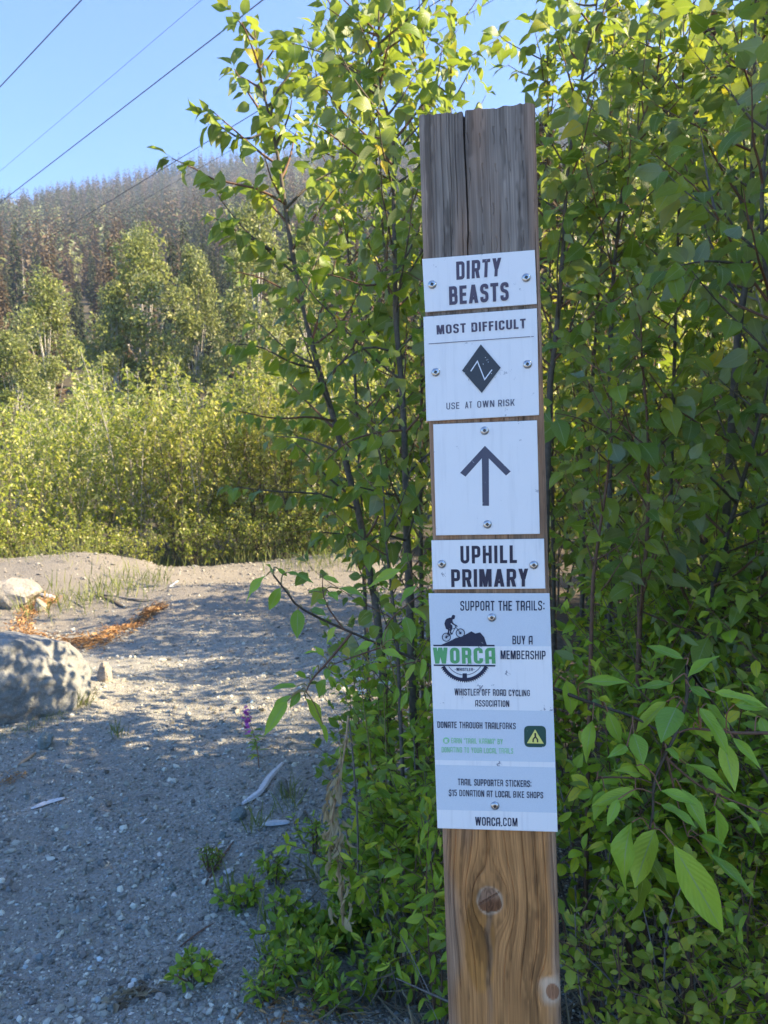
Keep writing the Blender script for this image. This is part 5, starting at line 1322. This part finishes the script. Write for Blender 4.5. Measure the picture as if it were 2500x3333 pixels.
def tree_parts(rng, h, w, n, L, mat, bark, base=.12, lobes=26):
    """broadleaf tree: trunk, limbs and a crown of leaf clumps"""
    m = MB(); tr = spline([(0, 0, 0), (rng.normal() * .2, rng.normal() * .2, h * .4), (rng.normal() * .3, rng.normal() * .3, h * .95)], 16); m.add(*tube(tr, np.linspace(.14, .02, 16) * h / 12, 7))
    cs = []
    for k in range(lobes):
        t_ = base + (1 - base) * (k + rng.random()) / lobes; r = w / 2 * (math.sin(math.pi * min(.98, (t_ * .86 + .12)) ** .85) ** .7) * rng.uniform(.35, .95); az = k * 2.4 + rng.normal() * .3
        c_ = np.array([math.cos(az) * r, math.sin(az) * r, h * t_]); cs.append((c_, w * .17 * rng.uniform(.7, 1.25)))
        i = min(int(t_ * 13), 14); m.add(*tube(spline([tr[max(i - 2, 0)], (tr[max(i - 2, 0)] + c_) / 2 + [0, 0, .2], c_], 6), np.linspace(.035, .008, 6) * h / 12, 4))
    per = n // lobes; pos, nr = [], []
    for c_, r in cs:
        d = unit(rng.normal(size=(per, 3))); q = c_ + d * (r * rng.random((per, 1)) ** .45) * [1, 1, 1.15]; pos.append(q); nr.append(d + [0, 0, .4] + rng.normal(size=(per, 3)) * .6)
    pos = np.vstack(pos); nr = np.vstack(nr); dr = rng.normal(size=pos.shape) * [1, 1, .6] + [0, 0, -.8]
    return m.mesh('trunk', bark, smooth=True), joined('crown', KITE, pos, dr, nr, L * rng.uniform(.6, 1.2, len(pos)), mat, rng, 'mesh')
TR = [tree_parts(rb, 12, 5.2, 15000, .19, M_leaf_f, M_barkp), tree_parts(rb, 12, 4.2, 12000, .19, M_leaf_f, M_barkp, .2)]
def tree(px, py_top, D, k, label, wide=1.0):
    x = float(P(px, 1500, D)[0]); z = float(ground_z(x, D)); hgt = P(px, py_top, D)[2] - z
    e = copies('cottonwood_tree', label, 'tree', None, TR[k], x, D, hgt / 12, rb.random() * 6.28, ('trunk', 'crown'))
    e.scale = (hgt / 12 * wide, hgt / 12 * wide, hgt / 12)
tree(175, 925, 32, 0, 'rounded pale-leaved cottonwood left of the tallest one beyond the thicket', 1.0)
tree(490, 775, 38, 0, 'tallest full cottonwood standing before the brown hillside', 1.0)
tree(395, 935, 37, 1, 'dense cottonwood shoulder on the left flank of the tallest cottonwood', .9)
tree(660, 815, 42, 1, 'slim airy cottonwood right of the tallest one before the hillside', .75)
tree(850, 690, 36, 0, 'leafy cottonwood behind the leaning sapling', .95)
tree(1010, 760, 40, 1, 'cottonwood half hidden behind the straight dark-stemmed sapling', 1.1)
tree(60, 1090, 28, 1, 'low cottonwood at the left end of the thicket', 1.2)
tree(2040, 80, 17, 1, 'light-leaved tall cottonwood rising behind the saplings right of the post', .62)
tree(2400, 420, 15, 0, 'broad cottonwood in front of the brown conifer', .75)

for x, y, hh in ((8.4, -1.2, 8.6), (8.8, .6, 8.8), (9.4, 1.9, 8.2), (10.5, .0, 9.2)):  # out-of-view trees added to keep post, gravel and lower saplings in shade
    e = copies('cottonwood_tree', 'unseen cottonwood added to shade the foreground', 'tree', 'unseen cottonwoods added for their shade', TR[0], x, y, hh / 12, rb.random() * 6.28, ('trunk', 'crown'))
# conifers
def conifer(rng, n, mat, h=16., w=5.4, bare=.0, droop=.35, sub=3):
    m = MB(); tr = np.array([(0, 0, 0), (rng.normal() * .1, 0, h * .5), (0, 0, h)]); m.add(*tube(spline(tr, 6), np.linspace(.22, .02, 6), 5))
    k = np.arange(n); t_ = bare + (1 - bare) * (k + rng.random(n)) / n; az = k * 2.39996 + rng.normal(size=n) * .4
    r = w / 2 * np.clip(1.02 - t_, .03, 1) ** .8 * rng.uniform(.5, 1.15, n)
    d0 = np.stack([np.cos(az), np.sin(az), np.full(n, -droop) * rng.uniform(.2, 1.4, n)], -1)
    p0 = np.stack([np.zeros(n), np.zeros(n), t_ * h], -1)
    pos, dr, ln = [], [], []
    for j in range(sub):
        u = (j + rng.random(n)) / sub * .75 if sub > 1 else np.zeros(n)
        pos.append(p0 + d0 * (r * u)[:, None]); dr.append(d0 + rng.normal(size=(n, 3)) * .5 * (j > 0)); ln.append(r * (1 - u) * rng.uniform(.7, 1.1, n) + .25)
    pos = np.vstack(pos); dr = np.vstack(dr); ln = np.concatenate(ln)
    nr = np.array([0, 0, 1.]) + rng.normal(size=pos.shape) * .5
    return m, pos, dr, nr, ln
BR = [kite(.55, .5, .25), kite(.46, .3, .35), kite(.4, .7, .2)]
def con_parts(rng, n, mat, bark, **kw):
    m, pos, dr, nr, ln = conifer(rng, n, mat, **kw)
    return m.mesh('trunk', bark, smooth=True), joined('crown', BR, pos, dr, nr, ln, mat, rng, 'mesh')
CT = {'green': [con_parts(rb, 190, M_con_g, M_barkd), con_parts(rb, 190, M_con_g, M_barkd, w=4.6)], 'brown': [con_parts(rb, 190, M_con_b, M_bark), con_parts(rb, 170, M_con_b, M_bark, w=4.6, bare=.05)],
      'bare': [con_parts(rb, 36, M_con_s, M_barkp, w=2.6, bare=.2, sub=1), con_parts(rb, 30, M_con_s, M_barkp, w=2.2, bare=.3, sub=1)]}
LABC = {'green': 'dark green conifer on the lower hillside', 'brown': 'brown dying conifer on the lower hillside', 'bare': 'bare grey conifer snag on the hillside'}
cnt = 0
for k in range(2000):
    if cnt >= 250: break
    y = 55 + 130 * rb.random() ** .8; u = rb.uniform(-.56, .22); x = u * y
    kind = rb.choice(['green', 'brown', 'bare'], p=[.47, .50, .03]); s = rb.uniform(.55, 1.05) * (1 if kind != 'bare' else 1.05)
    copies('conifer', LABC[kind], 'conifer', kind + ' conifers on the lower hillside', CT[kind][rb.integers(0, 2)], x, y, s, rb.random() * 6.28, ('trunk', 'crown')); cnt += 1
# nearer conifers behind the right thicket
BIG = con_parts(rb, 420, M_con_b, M_bark, h=16., w=5.2, sub=5, droop=.5); BIGG = con_parts(rb, 420, M_con_g, M_barkd, h=16., w=5.0, sub=5, droop=.4)
for px, D, hgt, tpl, lab in [(2330, 24, 15.5, BIG, 'large brown drooping conifer behind the right-hand thicket'), (1800, 30, 15.2, BIG, 'brown conifer rising just right of the post top'), (1740, 46, 21., BIG, 'tawny conifer farther back beside the post top'),
                             (2170, 30, 17., BIGG, 'dark green conifer between the brown ones behind the thicket'), (2500, 27, 18., BIGG, 'dark conifer at the far right above the thicket'), (1930, 40, 19., BIG, 'pale brown conifer behind the light-leaved cottonwood'),
                             (2050, 52, 24., BIGG, 'tall green conifer far behind the saplings')]:
    x = float(P(px, 1500, D)[0]); copies('conifer', lab, 'conifer', None, tpl, x, D, hgt / 16, rb.random() * 6.28, ('trunk', 'crown'))
# far forest: one mass
def far_forest(rng, n, kind, mat, label):
    T_ = []
    for _ in range(4):
        m, pos, dr, nr, ln = conifer(rng, 34 if kind != 'bare' else 14, mat, w=6.0 if kind != 'bare' else 2.2, sub=1, bare=.05 if kind != 'bare' else .2)
        T_.append((pos, dr, nr, ln * 1.25))
    P_, D_, N_, L_, R_ = [], [], [], [], []
    y = 150 + 520 * rng.random(n) ** .75; x = rng.uniform(-.60, .34, n) * y; z = ground_z(x, y); s = rng.uniform(.6, 1.15, n)
    clump = noise2(x, y, 60, 91) + .5 * noise2(x, y, 22, 92)
    ok = clump > {'green': .0, 'brown': -.6, 'bare': -.7}[kind]; x, y, z, s = x[ok], y[ok], z[ok], s[ok]
    wd = rng.uniform(.8, 1.5, len(x))
    for i in range(len(x)):
        pos, dr, nr, ln = T_[i % 4]; a = rng.random() * 6.28; c_, s_ = math.cos(a), math.sin(a); Rz = np.array([[c_, -s_, 0], [s_, c_, 0], [0, 0, 1]])
        P_.append(pos @ Rz.T * s[i] * [wd[i], wd[i], 1] + [x[i], y[i], z[i]]); D_.append(dr @ Rz.T); N_.append(nr); L_.append(ln * s[i]); R_.append(np.clip(rng.random() + rng.normal(size=len(ln)) * .15, 0, 1))
    o = joined('forest', BR, np.vstack(P_), np.vstack(D_), np.vstack(N_), np.concatenate(L_), mat, rng, rnd=np.concatenate(R_))
    return tag(o, label, 'forest', kind='stuff')
def leafy_forest(rng, n, mat, label):
    P_, R_, L_ = [], [], []
    y = 90 + 460 * rng.random(n) ** .8; x = rng.uniform(-.60, .3, n) * y
    ok = noise2(x, y, 50, 95) > .06; x, y = x[ok], y[ok]; z = ground_z(x, y)
    for i in range(len(x)):
        k = 90; h = rng.uniform(7, 13); d = unit(rng.normal(size=(k, 3))) * rng.random((k, 1)) ** .4 * [h * .26, h * .26, h * .45] + [x[i], y[i], z[i] + h * .5]
        P_.append(d); R_.append(np.clip(rng.random() + rng.normal(size=k) * .2, 0, 1)); L_.append(rng.uniform(.8, 1.7, k))
    p = np.vstack(P_); o = joined('forest', KITE, p, rng.normal(size=p.shape), rng.normal(size=p.shape) + [0, -.3, .8], np.concatenate(L_), mat, rng, rnd=np.concatenate(R_))
    return tag(o, label, 'forest', kind='stuff')
leafy_forest(rb, 900, M_leaf_f, 'pale green broadleaf trees mixed into the hillside forest')
far_forest(rb, 4200, 'green', M_con_g, 'dark green conifers massed over the far hillside')
far_forest(rb, 2600, 'brown', M_con_b, 'brown conifers massed over the far hillside')
far_forest(rb, 600, 'bare', M_con_s, 'grey dead snags standing over the far hillside')

# ------------------------------------------------------------------ power lines
vd = ray(-1290, 1560); vd = np.array([vd[0], vd[1], 0.]); vd /= np.linalg.norm(vd)
for px, py, hh, rad, lab in [(265, 0, 16, .020, 'thick overhead wire crossing the upper left corner of sky'), (655, 0, 26, .011, 'thin faint overhead wire between two thicker ones'), (855, 0, 16, .020, 'thick overhead wire meeting the tip of the leaning sapling'),
                             (853, 353, 13, .014, 'lower overhead wire passing behind the leaning sapling'), (1113, 282, 13, .008, 'faint overhead wire just under the lower wire')]:
    d = ray(px, py); p = CAM + d * (hh / d[2]); pth = np.array([p + vd * t_ + np.array([0, 0, 1.2 * ((t_ - 60) / 180.) ** 2 - 1.2 * (60 / 180.) ** 2]) for t_ in np.linspace(-60, 190, 60)])
    m = MB(); m.add(*tube(pth, rad, 6)); o = obj('power_line', m.mesh('power_line', M_wire, p, True)); o.location = p.tolist(); tag(o, lab, 'wire', 'overhead power lines')

# ------------------------------------------------------------------ haze
lo, hi = np.array([-1552., -62., -16.]), np.array([1552., 1552., 330.])
hv = np.array([(x, y, z) for x in (lo[0], hi[0]) for y in (lo[1], hi[1]) for z in (lo[2], hi[2])])
hf = np.array([(0, 1, 3, 2), (4, 6, 7, 5), (0, 4, 5, 1), (2, 3, 7, 6), (0, 2, 6, 4), (1, 5, 7, 3)])
t = NT('haze_air'); pvn = t.n('VolumePrincipled'); pvn.inputs['Color'].default_value = (.66, .80, 1., 1); pvn.inputs['Density'].default_value = .00042; pvn.inputs['Anisotropy'].default_value = .2
t.t.links.new(pvn.outputs[0], t.out.inputs['Volume'])
o = obj('haze', nmesh('haze', hv, hf, t.m)); tag(o, 'thin summer haze over the valley', 'haze', kind='stuff')
